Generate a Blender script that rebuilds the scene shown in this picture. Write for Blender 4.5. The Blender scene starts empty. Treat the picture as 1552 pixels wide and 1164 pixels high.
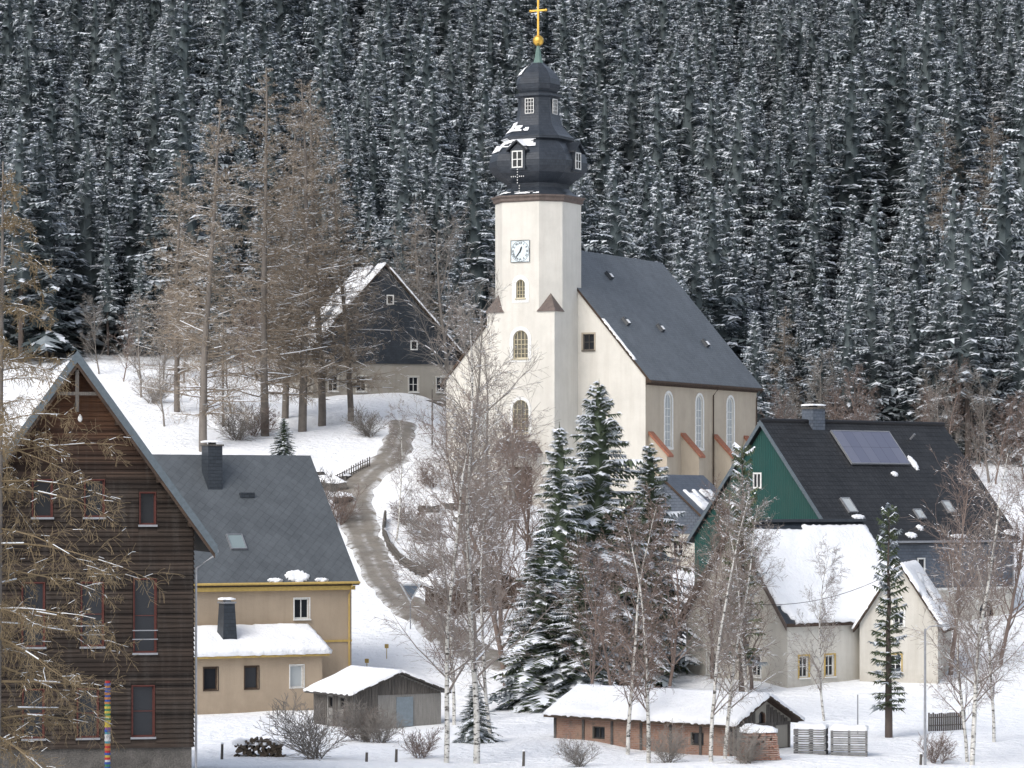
import bpy, math, random
import numpy as np
from mathutils import Vector, Matrix, noise
RAD=math.radians
scn=bpy.context.scene
COL=scn.collection
F=5000.0; CZ=12.0
# ------------------------------------------------------------------ materials
def newmat(name):
    m=bpy.data.materials.new(name); m.use_nodes=True
    nt=m.node_tree; b=nt.nodes['Principled BSDF']
    return m,nt,b
def N(nt,t,**k):
    n=nt.nodes.new(t)
    for a,v in k.items(): setattr(n,a,v)
    return n
def L(nt,a,b): nt.links.new(a,b)
def mixc(nt,fac,c1,c2,blend='MIX'):
    n=N(nt,'ShaderNodeMix',data_type='RGBA',blend_type=blend)
    for i,v in ((0,fac),(6,c1),(7,c2)):
        if isinstance(v,(int,float)): n.inputs[i].default_value=v
        elif isinstance(v,tuple): n.inputs[i].default_value=(v[0],v[1],v[2],1)
        else: L(nt,v,n.inputs[i])
    return n.outputs[2]
def noisef(nt,vec,scale,detail=4,rough=.6,lo=.35,hi=.65):
    n=N(nt,'ShaderNodeTexNoise'); n.inputs['Scale'].default_value=scale
    n.inputs['Detail'].default_value=detail; n.inputs['Roughness'].default_value=rough
    if vec is not None: L(nt,vec,n.inputs['Vector'])
    r=N(nt,'ShaderNodeMapRange'); r.inputs[1].default_value=lo; r.inputs[2].default_value=hi
    L(nt,n.outputs[0],r.inputs[0]); return r.outputs[0]
def mapping(nt,vec,scale=(1,1,1),rot=(0,0,0)):
    m=N(nt,'ShaderNodeMapping'); m.inputs['Scale'].default_value=scale; m.inputs['Rotation'].default_value=rot
    L(nt,vec,m.inputs[0]); return m.outputs[0]
def bump(nt,b,h,dist=.02,strength=.6):
    n=N(nt,'ShaderNodeBump'); n.inputs['Distance'].default_value=dist; n.inputs['Strength'].default_value=strength
    L(nt,h,n.inputs['Height']); L(nt,n.outputs[0],b.inputs['Normal'])
def simple(name,c1,c2=None,scale=1.5,rough=.8,bd=.01,st=(1,1,1),metal=0,fine=12):
    m,nt,b=newmat(name); c2=c2 or tuple(x*.7 for x in c1)
    tc=N(nt,'ShaderNodeTexCoord'); v=mapping(nt,tc.outputs['Object'],st)
    f1=noisef(nt,v,scale); f2=noisef(nt,v,scale*fine,3)
    c=mixc(nt,f1,c1,c2); c=mixc(nt,f2,c,mixc(nt,.3,c,(0,0,0)))
    L(nt,c,b.inputs['Base Color']); b.inputs['Roughness'].default_value=rough; b.inputs['Metallic'].default_value=metal
    b.inputs['Specular IOR Level'].default_value=.25
    if bd: bump(nt,b,f2,bd)
    return m
def plaster(name,c,stain,base=0.0):
    m,nt,b=newmat(name); tc=N(nt,'ShaderNodeTexCoord'); o=tc.outputs['Object']
    big=noisef(nt,o,.35,6,.7,.4,.7); streak=noisef(nt,mapping(nt,o,(1.6,1.6,.12)),1.0,5,.7,.45,.75); fine=noisef(nt,o,14,4)
    col=mixc(nt,big,c,tuple(.86*x for x in c)); 
    mf=N(nt,'ShaderNodeMath',operation='MULTIPLY'); L(nt,streak,mf.inputs[0]); mf.inputs[1].default_value=.45
    col=mixc(nt,mf.outputs[0],col,stain)
    sp=N(nt,'ShaderNodeSeparateXYZ'); L(nt,o,sp.inputs[0])
    r=N(nt,'ShaderNodeMapRange'); r.inputs[1].default_value=base+1.8; r.inputs[2].default_value=base; r.inputs[4].default_value=.6
    L(nt,sp.outputs[2],r.inputs[0])
    mm=N(nt,'ShaderNodeMath',operation='MULTIPLY'); L(nt,r.outputs[0],mm.inputs[0]); L(nt,noisef(nt,o,1.3,5,.7,.3,.6),mm.inputs[1])
    col=mixc(nt,mm.outputs[0],col,stain)
    L(nt,col,b.inputs['Base Color']); b.inputs['Roughness'].default_value=.9; b.inputs['Specular IOR Level'].default_value=.15
    bump(nt,b,fine,.012,.5); return m
def slate(name,c1,c2,bw=.3,bh=.22,rot=0,rough=.5,mort=.012,bd=.02,offset=.5,mk=.45):
    m,nt,b=newmat(name); uv=N(nt,'ShaderNodeUVMap'); v=mapping(nt,uv.outputs[0],(1,1,1),(0,0,rot))
    br=N(nt,'ShaderNodeTexBrick'); br.offset=offset; L(nt,v,br.inputs['Vector'])
    br.inputs['Scale'].default_value=1; br.inputs['Brick Width'].default_value=bw; br.inputs['Row Height'].default_value=bh
    br.inputs['Mortar Size'].default_value=mort; br.inputs['Mortar Smooth'].default_value=.3
    br.inputs['Color1'].default_value=(*c1,1); br.inputs['Color2'].default_value=(*c2,1); br.inputs['Mortar'].default_value=(*[x*mk for x in c1],1)
    tc=N(nt,'ShaderNodeTexCoord')
    big=noisef(nt,tc.outputs['Object'],.5,6,.75,.4,.7)
    mf=N(nt,'ShaderNodeMath',operation='MULTIPLY'); L(nt,big,mf.inputs[0]); mf.inputs[1].default_value=.45
    col=mixc(nt,mf.outputs[0],br.outputs[0],tuple(min(1,x*1.7+.015) for x in c1))
    L(nt,col,b.inputs['Base Color']); b.inputs['Roughness'].default_value=rough; b.inputs['Specular IOR Level'].default_value=.35
    inv=N(nt,'ShaderNodeMath',operation='SUBTRACT'); inv.inputs[0].default_value=1; L(nt,br.outputs[1],inv.inputs[1])
    bump(nt,b,inv.outputs[0],bd,.8); return m
def plainm(name,c,rough=.6,metal=0,spec=.3):
    m,nt,b=newmat(name); tc=N(nt,'ShaderNodeTexCoord'); f=noisef(nt,tc.outputs['Object'],6,3)
    L(nt,mixc(nt,f,c,tuple(x*.82 for x in c)),b.inputs['Base Color']); b.inputs['Roughness'].default_value=rough
    b.inputs['Metallic'].default_value=metal; b.inputs['Specular IOR Level'].default_value=spec; return m

def snowmat(name,c=(.90,.915,.94)):
    m,nt,b=newmat(name); tc=N(nt,'ShaderNodeTexCoord')
    f=noisef(nt,tc.outputs['Object'],.8,6,.6); g=noisef(nt,tc.outputs['Object'],5,5,.65)
    L(nt,mixc(nt,f,c,tuple(x*.93 for x in c)),b.inputs['Base Color']); b.inputs['Roughness'].default_value=.75
    b.inputs['Specular IOR Level'].default_value=.2; bump(nt,b,g,.06,.6); return m
M_snow=snowmat('snow')
M_cream=plaster('cream_plaster',(.62,.60,.55),(.46,.43,.38))
M_side=plaster('grey_beige_plaster',(.44,.385,.31),(.30,.26,.205))  # darker grey-beige plaster for the nave sides and buttresses
M_beige=plaster('beige_plaster',(.39,.315,.235),(.27,.22,.165))
M_white=plaster('white_plaster',(.55,.53,.48),(.36,.33,.28))
M_surround=plainm('white_surround_paint',(.74,.74,.72),.7)
M_grey=plaster('grey_plaster',(.33,.31,.27),(.22,.20,.17))
M_slate=slate('church_slate',(.088,.10,.113),(.115,.128,.142),.35,.22)
M_slate2=slate('diamond_slate',(.070,.079,.088),(.082,.092,.102),.42,.42,RAD(45),.6,.014,.010,0.0,.72)
M_slatedark=slate('dark_slate',(.022,.028,.036),(.035,.042,.052),.3,.2,0,.4)
M_slateblue=slate('blue_slate',(.065,.08,.105),(.095,.11,.135),.3,.2,0,.5)
M_tile=slate('black_pantile',(.014,.015,.017),(.024,.026,.029),.28,.36,0,.5,.03,.05,0.0)
M_helm=slate('helmet_slate',(.024,.030,.040),(.038,.046,.058),.28,.2,0,.34)
M_brown=simple('brown_wood',(.085,.058,.042),(.05,.036,.028),3,.8)
M_capbrown=simple('cap_brown',(.17,.135,.12),(.12,.095,.085),3,.6)
M_greywood=simple('weathered_grey_wood',(.17,.155,.14),(.09,.082,.075),2.5,.9,.02,(6,6,.4))
M_shedwall=simple('light_grey_boards',(.34,.33,.31),(.24,.23,.215),2.5,.9,.02,(6,6,.4))
M_frame=plainm('white_frame_paint',(.72,.72,.70),.5)
M_red=plainm('red_window_paint',(.105,.032,.026),.7)
M_dark=plainm('dark_frame_paint',(.05,.045,.04),.5)
M_yel=plainm('yellow_paint',(.48,.34,.11),.6)
M_gold=plainm('gold_leaf',(.78,.48,.10),.35,.8)
M_copper=plainm('green_copper',(.12,.19,.17),.6)
M_metal=plainm('grey_metal',(.30,.31,.33),.4,.5)
M_verge=plainm('blue_grey_metal',(.11,.135,.155),.5,.2)
M_black=plainm('black_paint',(.015,.015,.017),.5)
M_clock=plainm('clock_face_white',(.64,.72,.76),.5)
M_orange=simple('orange_clay',(.40,.17,.105),(.29,.125,.085),4,.8)
M_stone=simple('grey_stone',(.15,.14,.13),(.085,.08,.075),1.2,.9,.05)
m,nt,b=newmat('window_glass'); b.inputs['Base Color'].default_value=(.018,.02,.024,1); b.inputs['Roughness'].default_value=.1; b.inputs['Specular IOR Level'].default_value=.35
M_glass=m
m,nt,b=newmat('church_window_glass'); b.inputs['Base Color'].default_value=(.10,.095,.075,1); b.inputs['Roughness'].default_value=.3; b.inputs['Specular IOR Level'].default_value=.35
M_chglass=m
m,nt,b=newmat('skylight_glass'); b.inputs['Base Color'].default_value=(.20,.25,.26,1); b.inputs['Roughness'].default_value=.15
M_sky=m
m,nt,b=newmat('pale_glass'); b.inputs['Base Color'].default_value=(.38,.41,.42,1); b.inputs['Roughness'].default_value=.25  # pale tint shared by church windows, skylights and an annex pane
M_pale=m
def solarm():
    m,nt,b=newmat('solar_collector'); uv=N(nt,'ShaderNodeUVMap')
    br=N(nt,'ShaderNodeTexBrick'); br.offset=0; L(nt,uv.outputs[0],br.inputs['Vector']); br.inputs['Scale'].default_value=1
    br.inputs['Brick Width'].default_value=.87; br.inputs['Row Height'].default_value=6; br.inputs['Mortar Size'].default_value=.012
    br.inputs['Color1'].default_value=(.11,.12,.17,1); br.inputs['Color2'].default_value=(.14,.15,.20,1); br.inputs['Mortar'].default_value=(.05,.05,.07,1)
    L(nt,br.outputs[0],b.inputs['Base Color']); b.inputs['Roughness'].default_value=.2; return m
M_solar=solarm()
def greenm():
    m,nt,b=newmat('green_corrugated_sheet'); tc=N(nt,'ShaderNodeTexCoord'); w=N(nt,'ShaderNodeTexWave'); w.bands_direction='X'
    w.inputs['Scale'].default_value=1.6; w.inputs['Distortion'].default_value=0; L(nt,tc.outputs['Object'],w.inputs['Vector'])
    g=noisef(nt,tc.outputs['Object'],.6,5,.7)
    L(nt,mixc(nt,g,mixc(nt,w.outputs[1],(.008,.045,.040),(.012,.064,.056)),(.018,.058,.050)),b.inputs['Base Color']); b.inputs['Roughness'].default_value=.55
    b.inputs['Specular IOR Level'].default_value=.25
    bump(nt,b,w.outputs[1],.03,.7); return m
M_green=greenm()
def plankm():
    m,nt,b=newmat('dark_weathered_planks'); tc=N(nt,'ShaderNodeTexCoord'); o=tc.outputs['Object']
    sp=N(nt,'ShaderNodeSeparateXYZ'); L(nt,o,sp.inputs[0])
    d=N(nt,'ShaderNodeMath',operation='DIVIDE'); L(nt,sp.outputs[2],d.inputs[0]); d.inputs[1].default_value=.19
    fl=N(nt,'ShaderNodeMath',operation='FLOOR'); L(nt,d.outputs[0],fl.inputs[0])
    wn=N(nt,'ShaderNodeTexWhiteNoise',noise_dimensions='1D'); L(nt,fl.outputs[0],wn.inputs['W'])
    grain=noisef(nt,mapping(nt,o,(.5,.5,9)),2.2,6,.7,.3,.7)
    low=mixc(nt,wn.outputs[0],(.014,.011,.010),(.055,.043,.036)); hi=mixc(nt,wn.outputs[0],(.075,.036,.022),(.17,.08,.042))
    r=N(nt,'ShaderNodeMapRange'); r.inputs[1].default_value=11.4; r.inputs[2].default_value=15.5; L(nt,sp.outputs[2],r.inputs[0])
    blot=noisef(nt,o,.6,5,.7,.4,.7)
    ad=N(nt,'ShaderNodeMath',operation='ADD'); L(nt,r.outputs[0],ad.inputs[0]); 
    mu=N(nt,'ShaderNodeMath',operation='MULTIPLY'); L(nt,blot,mu.inputs[0]); mu.inputs[1].default_value=.10; L(nt,mu.outputs[0],ad.inputs[1]); ad.use_clamp=True
    c=mixc(nt,ad.outputs[0],low,hi); c=mixc(nt,grain,c,mixc(nt,.5,c,(.01,.008,.006)))
    wx=noisef(nt,mapping(nt,o,(3,3,.35)),1.0,5,.7,.5,.72); mw=N(nt,'ShaderNodeMath',operation='MULTIPLY'); L(nt,wx,mw.inputs[0]); mw.inputs[1].default_value=.3
    c=mixc(nt,mw.outputs[0],c,(.10,.092,.085))
    L(nt,c,b.inputs['Base Color']); b.inputs['Roughness'].default_value=.8; b.inputs['Specular IOR Level'].default_value=.2; bump(nt,b,grain,.01); return m
M_plank=plankm()
def brickm():
    m,nt,b=newmat('red_brick'); tc=N(nt,'ShaderNodeTexCoord'); v=mapping(nt,tc.outputs['Object'],(1,1,1),(RAD(90),0,0))
    br=N(nt,'ShaderNodeTexBrick'); L(nt,v,br.inputs['Vector']); br.inputs['Scale'].default_value=1
    br.inputs['Brick Width'].default_value=.25; br.inputs['Row Height'].default_value=.085; br.inputs['Mortar Size'].default_value=.01
    br.inputs['Color1'].default_value=(.28,.13,.09,1); br.inputs['Color2'].default_value=(.36,.21,.15,1); br.inputs['Mortar'].default_value=(.34,.31,.28,1)
    L(nt,br.outputs[0],b.inputs['Base Color']); b.inputs['Roughness'].default_value=.9; return m
M_brick=brickm()
def garagem():
    m,nt,b=newmat('worn_brick_wall'); tc=N(nt,'ShaderNodeTexCoord'); o=tc.outputs['Object']
    sp=N(nt,'ShaderNodeSeparateXYZ'); L(nt,o,sp.inputs[0]); cb=N(nt,'ShaderNodeCombineXYZ'); L(nt,sp.outputs[1],cb.inputs[0]); L(nt,sp.outputs[2],cb.inputs[1])
    br=N(nt,'ShaderNodeTexBrick'); L(nt,cb.outputs[0],br.inputs['Vector']); br.inputs['Scale'].default_value=1
    br.inputs['Brick Width'].default_value=.26; br.inputs['Row Height'].default_value=.09; br.inputs['Mortar Size'].default_value=.012
    br.inputs['Color1'].default_value=(.21,.105,.075,1); br.inputs['Color2'].default_value=(.28,.16,.12,1); br.inputs['Mortar'].default_value=(.25,.21,.18,1)
    f=noisef(nt,o,.7,6,.75,.42,.62); c=mixc(nt,f,br.outputs[0],(.30,.20,.15)); g=noisef(nt,o,1.7,6,.75,.55,.7)
    L(nt,mixc(nt,g,c,(.16,.13,.11)),b.inputs['Base Color']); b.inputs['Roughness'].default_value=.92; b.inputs['Specular IOR Level'].default_value=.15; bump(nt,b,f,.02); return m
M_redpl=garagem()
def veg(name,c1,c2,rough=.9,scale=.7):
    m,nt,b=newmat(name); oi=N(nt,'ShaderNodeObjectInfo'); tc=N(nt,'ShaderNodeTexCoord')
    f=noisef(nt,tc.outputs['Object'],scale,4); ad=N(nt,'ShaderNodeMath',operation='MULTIPLY_ADD'); L(nt,oi.outputs['Random'],ad.inputs[0]); ad.inputs[1].default_value=.5
    h=N(nt,'ShaderNodeMath',operation='MULTIPLY'); L(nt,f,h.inputs[0]); h.inputs[1].default_value=.5; L(nt,h.outputs[0],ad.inputs[2])
    L(nt,mixc(nt,ad.outputs[0],c1,c2),b.inputs['Base Color']); b.inputs['Roughness'].default_value=rough; b.inputs['Specular IOR Level'].default_value=.1; return m
M_needle=veg('spruce_needles',(.065,.084,.090),(.108,.128,.132))  # forest needles lightened blue-grey, distance haze put into the colour
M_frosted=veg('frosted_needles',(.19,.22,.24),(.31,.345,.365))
M_needle2=veg('near_spruce_needles',(.06,.082,.054),(.115,.14,.092))
M_pine=veg('pine_needles',(.06,.08,.048),(.12,.14,.085))
M_ffrost=veg('powder_snow_on_forest',(.56,.61,.67),(.74,.77,.81))  # forest snow toned down, same haze put into the colour
M_frost=veg('snow_on_branches',(.68,.73,.79),(.86,.88,.92))
M_bark=veg('spruce_bark',(.06,.05,.045),(.11,.09,.08))
M_larch=veg('larch_twigs',(.19,.155,.12),(.29,.245,.195))
M_larchbark=veg('larch_bark',(.13,.115,.105),(.20,.18,.16),scale=3)
M_twig=veg('birch_twigs',(.17,.145,.13),(.25,.22,.20))
M_redtwig=veg('reddish_twigs',(.14,.105,.09),(.21,.165,.145))
M_greytwig=veg('grey_twigs',(.16,.145,.13),(.25,.23,.21))
def birchbark():
    m,nt,b=newmat('birch_bark'); tc=N(nt,'ShaderNodeTexCoord'); o=tc.outputs['Object']
    f=noisef(nt,mapping(nt,o,(2.5,2.5,7)),1.2,5,.7,.52,.58); g=noisef(nt,o,2,4)
    c=mixc(nt,f,mixc(nt,g,(.60,.59,.56),(.42,.41,.38)),(.05,.045,.04)); L(nt,c,b.inputs['Base Color']); b.inputs['Roughness'].default_value=.8; return m
M_birch=birchbark()
# ------------------------------------------------------------------ mesh helpers
class MB:
    def __init__(s): s.v=[];s.f=[];s.m=[];s.uv=[]
    def add(s,vs,fs,m=0,uv=None,mat=None):
        o=len(s.v)
        for v in vs:
            v=Vector(v)
            if mat is not None: v=mat@v
            s.v.append(tuple(v))
        for i,f in enumerate(fs):
            s.f.append([o+j for j in f]); s.m.append(m); s.uv.append(uv[i] if uv else None)
    def box(s,x0,x1,y0,y1,z0,z1,m=0,mat=None):
        vs=[(x0,y0,z0),(x1,y0,z0),(x1,y1,z0),(x0,y1,z0),(x0,y0,z1),(x1,y0,z1),(x1,y1,z1),(x0,y1,z1)]
        fs=[(0,3,2,1),(4,5,6,7),(0,1,5,4),(1,2,6,5),(2,3,7,6),(3,0,4,7)]
        dims=[(0,1),(0,1),(0,2),(1,2),(0,2),(1,2)]
        uv=[[(vs[j][d[0]],vs[j][d[1]]) for j in f] for f,d in zip(fs,dims)]
        s.add(vs,fs,m,uv,mat)
    def prism(s,poly,y0,y1,m=0,mat=None):
        n=len(poly); vs=[(x,y0,z) for x,z in poly]+[(x,y1,z) for x,z in poly]
        fs=[tuple(range(n)),tuple(range(2*n-1,n-1,-1))]+[(i,i+n,(i+1)%n+n,(i+1)%n) for i in range(n)]
        uv=[[(vs[j][0],vs[j][2]) for j in f] for f in fs]
        s.add(vs,fs,m,uv,mat)
    def ring(s,po,pi,y0,y1,m=0,mat=None):
        n=len(po); vs=[(x,y0,z) for x,z in po]+[(x,y0,z) for x,z in pi]+[(x,y1,z) for x,z in po]+[(x,y1,z) for x,z in pi]
        fs=[]
        for i in range(n):
            j=(i+1)%n
            fs+=[(i,j,n+j,n+i),(2*n+i,3*n+i,3*n+j,2*n+j),(i,2*n+i,2*n+j,j),(n+i,n+j,3*n+j,3*n+i)]
        s.add(vs,fs,m,None,mat)
    def tube(s,pts,rs,n=8,m=0,mat=None,cap=True):
        rings=[];P=[Vector(p) for p in pts]
        for i,p in enumerate(P):
            d=(P[min(i+1,len(P)-1)]-P[max(i-1,0)]).normalized()
            a=d.cross(Vector((0,0,1)) if abs(d.z)<.9 else Vector((1,0,0))).normalized(); b=d.cross(a)
            r=rs[i] if isinstance(rs,(list,tuple)) else rs
            rings+= [p+(a*math.cos(6.28318*k/n)+b*math.sin(6.28318*k/n))*r for k in range(n)]
        fs=[]
        for i in range(len(P)-1):
            for k in range(n): fs.append((i*n+k,i*n+(k+1)%n,(i+1)*n+(k+1)%n,(i+1)*n+k))
        if cap: fs+=[tuple(range(n-1,-1,-1)),tuple((len(P)-1)*n+k for k in range(n))]
        s.add(rings,fs,m,None,mat)
    def mesh(s,name,mats,smooth=False):
        me=bpy.data.meshes.new(name); me.from_pydata(s.v,[],s.f)
        for mt in mats: me.materials.append(mt)
        me.polygons.foreach_set('material_index',s.m)
        ul=me.uv_layers.new(name='UVMap'); d=[]
        for f,u in zip(s.f,s.uv):
            for k in range(len(f)): d+= list(u[k]) if u else [0,0]
        ul.data.foreach_set('uv',d)
        if smooth: me.polygons.foreach_set('use_smooth',[True]*len(s.f))
        me.update(); return me
def link(o,parent=None,**props):
    COL.objects.link(o)
    if parent: o.parent=parent
    for k,v in props.items(): o[k]=v
    return o
def empty(name,loc,rz=0,**props):
    o=bpy.data.objects.new(name,None); o.empty_display_size=.5; o.location=loc; o.rotation_euler=(0,0,rz); return link(o,None,**props)
def part(name,mb,mats,parent,smooth=False,**props):
    return link(bpy.data.objects.new(name,mb.mesh(name,mats if isinstance(mats,list) else [mats],smooth)),parent,**props)
def npmesh(name,groups,mats,smooth=False):
    V=[];Li=[];LT=[];MI=[];off=0
    for v,f,m in groups:
        v=np.asarray(v,dtype=np.float32).reshape(-1,3); f=np.asarray(f,dtype=np.int32)
        if len(f)==0: continue
        V.append(v); Li.append((f+off).ravel()); LT.append(np.full(len(f),f.shape[1],np.int32)); MI.append(np.full(len(f),m,np.int32) if np.isscalar(m) else np.asarray(m,np.int32)); off+=len(v)
    V=np.concatenate(V);Li=np.concatenate(Li);LT=np.concatenate(LT);MI=np.concatenate(MI)
    me=bpy.data.meshes.new(name); me.vertices.add(len(V)); me.vertices.foreach_set('co',V.ravel())
    me.loops.add(len(Li)); me.loops.foreach_set('vertex_index',Li)
    me.polygons.add(len(LT)); ls=np.zeros(len(LT),np.int32); ls[1:]=np.cumsum(LT)[:-1]
    me.polygons.foreach_set('loop_start',ls)
    try: me.polygons.foreach_set('loop_total',LT)
    except Exception: pass
    for mt in mats: me.materials.append(mt)
    me.polygons.foreach_set('material_index',MI)
    me.polygons.foreach_set('use_smooth',np.full(len(LT),smooth))
    me.update(calc_edges=True); me.validate(); return me
def tubes_np(segs,n):
    S=np.asarray(segs,dtype=np.float64); P0=S[:,0:3];P1=S[:,3:6];R0=S[:,6];R1=S[:,7]
    d=P1-P0; d/=np.maximum(np.linalg.norm(d,axis=1,keepdims=True),1e-6)
    ref=np.tile([0.,0,1.],(len(S),1)); ref[np.abs(d[:,2])>.9]=[1.,0,0]
    a=np.cross(d,ref); a/=np.linalg.norm(a,axis=1,keepdims=True); b=np.cross(d,a)
    ang=np.arange(n)*2*math.pi/n; c=np.cos(ang)[None,:,None]; s=np.sin(ang)[None,:,None]
    o=a[:,None,:]*c+b[:,None,:]*s
    V=np.concatenate([P0[:,None,:]+o*R0[:,None,None],P1[:,None,:]+o*R1[:,None,None]],axis=1)
    k=np.arange(n); fq=np.stack([k,(k+1)%n,(k+1)%n+n,k+n],axis=1)
    Fc=(np.arange(len(S))*2*n)[:,None,None]+fq[None]
    return V.reshape(-1,3),Fc.reshape(-1,4)
# ------------------------------------------------------------------ terrain
LTX=([-60,0,60,110,150,188,210,235,255,290,330,380,650,900],[10,9,5,1.8,.3,.2,4,10,16,22,31,46,135,190])
RTX=([-60,0,60,110,150,185,200,225,245,275,310,380,650,900],[10,9,5,1.8,-.1,1.0,3,7.5,11.6,13,19,43,135,190])
def sstep(a,b,t):
    t=min(max((t-a)/(b-a),0),1); return t*t*(3-2*t)
def H(x,y,det=True):
    l=r=0
    for k in (-6,-2,2,6):
        l+=np.interp(y+k,*LTX); r+=np.interp(y+k,*RTX)
    w=sstep(-10,5,x); h=(l*(1-w)+r*w)/4
    h+=1.2*noise.noise(Vector((x*.012,y*.012,3)))*sstep(290,360,y)*6
    if det: h+=.28*noise.noise(Vector((x*.11,y*.11,0)))+.12*noise.noise(Vector((x*.4,y*.4,5)))
    return float(h)
def xb(px,Y): return (px-776.0)*Y/F
def locate(px,py,y0=142):
    Y=y0
    while Y<600:
        x=xb(px,Y)
        if H(x,Y)>=CZ-(py-760)/F*Y: break
        Y+=.5
    return x,Y
xs=np.concatenate([np.linspace(-420,-50,60)[:-1],np.arange(-50,50,.9),np.linspace(50,420,60)])
ys=np.concatenate([np.linspace(-60,120,40)[:-1],np.arange(120,310,.9),np.linspace(310,900,120)])
nx,ny=len(xs),len(ys)
GV=[(x,y,H(x,y)) for y in ys for x in xs]
idx=np.arange(nx*ny).reshape(ny,nx)
GF=np.stack([idx[:-1,:-1],idx[:-1,1:],idx[1:,1:],idx[1:,:-1]],axis=-1).reshape(-1,4)
def groundm():
    m,nt,b=newmat('snowy_ground'); tc=N(nt,'ShaderNodeTexCoord'); o=tc.outputs['Object']
    f=noisef(nt,o,.12,6,.6); g=noisef(nt,o,1.6,6,.6)
    snow=mixc(nt,f,(.91,.925,.945),(.85,.87,.90))
    tuft=noisef(nt,o,2.2,8,.75,.62,.67); tuft2=noisef(nt,o,.08,3,.6,.47,.6)
    mt=N(nt,'ShaderNodeMath',operation='MULTIPLY'); L(nt,tuft,mt.inputs[0]); L(nt,tuft2,mt.inputs[1])
    snow=mixc(nt,mt.outputs[0],snow,(.24,.20,.15))
    fl=noisef(nt,o,.5,8,.7,.48,.62); forest=mixc(nt,fl,(.06,.06,.058),(.38,.40,.43))
    sp=N(nt,'ShaderNodeSeparateXYZ'); L(nt,o,sp.inputs[0])
    ad=N(nt,'ShaderNodeMath',operation='MULTIPLY_ADD'); L(nt,f,ad.inputs[0]); ad.inputs[1].default_value=8; L(nt,sp.outputs[1],ad.inputs[2])
    r=N(nt,'ShaderNodeMapRange'); r.inputs[1].default_value=304; r.inputs[2].default_value=313; L(nt,ad.outputs[0],r.inputs[0])
    L(nt,mixc(nt,r.outputs[0],snow,forest),b.inputs['Base Color']); b.inputs['Roughness'].default_value=.8; b.inputs['Specular IOR Level'].default_value=.15
    bump(nt,b,g,.16,.7); return m
ground=link(bpy.data.objects.new('ground',npmesh('ground',[(GV,GF,0)],[groundm()],True)),None,kind='structure',label='snow covered village slope rising to a wooded hill')
def roadm():
    m,nt,b=newmat('slushy_road'); tc=N(nt,'ShaderNodeTexCoord'); o=tc.outputs['Object']; uv=N(nt,'ShaderNodeUVMap')
    sp=N(nt,'ShaderNodeSeparateXYZ'); L(nt,uv.outputs[0],sp.inputs[0])
    f=noisef(nt,o,1.1,8,.75,.42,.62); g=noisef(nt,o,.5,6,.75)
    c=mixc(nt,g,(.13,.115,.095),(.235,.21,.175))
    e=N(nt,'ShaderNodeMath',operation='PINGPONG'); L(nt,sp.outputs[0],e.inputs[0]); e.inputs[1].default_value=.5
    r=N(nt,'ShaderNodeMapRange'); r.inputs[1].default_value=.22; r.inputs[2].default_value=.02; r.inputs[3].default_value=.12; r.inputs[4].default_value=2.0; L(nt,e.outputs[0],r.inputs[0])
    mid=N(nt,'ShaderNodeMapRange'); mid.inputs[1].default_value=.40; mid.inputs[2].default_value=.5; mid.inputs[3].default_value=0; mid.inputs[4].default_value=.55; L(nt,e.outputs[0],mid.inputs[0])
    ad=N(nt,'ShaderNodeMath',operation='ADD'); L(nt,r.outputs[0],ad.inputs[0]); L(nt,mid.outputs[0],ad.inputs[1])
    mm=N(nt,'ShaderNodeMath',operation='MULTIPLY',use_clamp=True); L(nt,ad.outputs[0],mm.inputs[0]); L(nt,f,mm.inputs[1])
    c=mixc(nt,mm.outputs[0],c,(.60,.60,.60)); L(nt,c,b.inputs['Base Color']); b.inputs['Roughness'].default_value=.6; bump(nt,b,f,.08); return m
M_road=roadm()
def ribbon(name,pts,widths,label,lift=.10):
    P=[]
    for i in range(len(pts)-1):
        p0=pts[max(i-1,0)];p1=pts[i];p2=pts[i+1];p3=pts[min(i+2,len(pts)-1)]
        n=12
        for k in range(n):
            t=k/n; c=[.5*((2*p1[j])+(-p0[j]+p2[j])*t+(2*p0[j]-5*p1[j]+4*p2[j]-p3[j])*t*t+(-p0[j]+3*p1[j]-3*p2[j]+p3[j])*t**3) for j in (0,1)]
            P.append((c[0],c[1],widths[i]*(1-t)+widths[i+1]*t))
    mb=MB(); vs=[];K=8
    for i,(x,y,w) in enumerate(P):
        a=P[max(i-1,0)];c=P[min(i+1,len(P)-1)]; d=Vector((c[0]-a[0],c[1]-a[1])).normalized(); nrm=Vector((-d.y,d.x))
        wl=w*(1+.3*noise.noise(Vector((x*.5,y*.5,1)))); wr=w*(1+.3*noise.noise(Vector((x*.5,y*.5,7))))
        for k in range(K+1):
            s=k/K-.5; ww=wl if s<0 else wr; xx=x+nrm.x*ww*s; yy=y+nrm.y*ww*s
            vs.append((xx,yy,H(xx,yy)+(lift if 0<k<K else -.05)))
    fs=[];uv=[]
    for i in range(len(P)-1):
        for k in range(K):
            fs.append((i*(K+1)+k,(i+1)*(K+1)+k,(i+1)*(K+1)+k+1,i*(K+1)+k+1)); uv.append([(k/K,i),(k/K,i+1),((k+1)/K,i+1),((k+1)/K,i)])
    mb.add(vs,fs,0,uv); o=part(name,mb,M_road,None,True,kind='structure',label=label); return P
rp=[locate(*p) for p in ((612,640),(604,672),(590,698),(556,722),(536,752),(545,795),(560,835),(580,880),(625,925),(680,965),(745,1000),(830,1030))]
roadP=ribbon('road',rp,[2.3,2.4,2.9,3.3,3.2,2.9,2.7,2.7,2.8,3.0,3.0,3.0],'slushy grey-brown village road winding uphill through snow')
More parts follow.
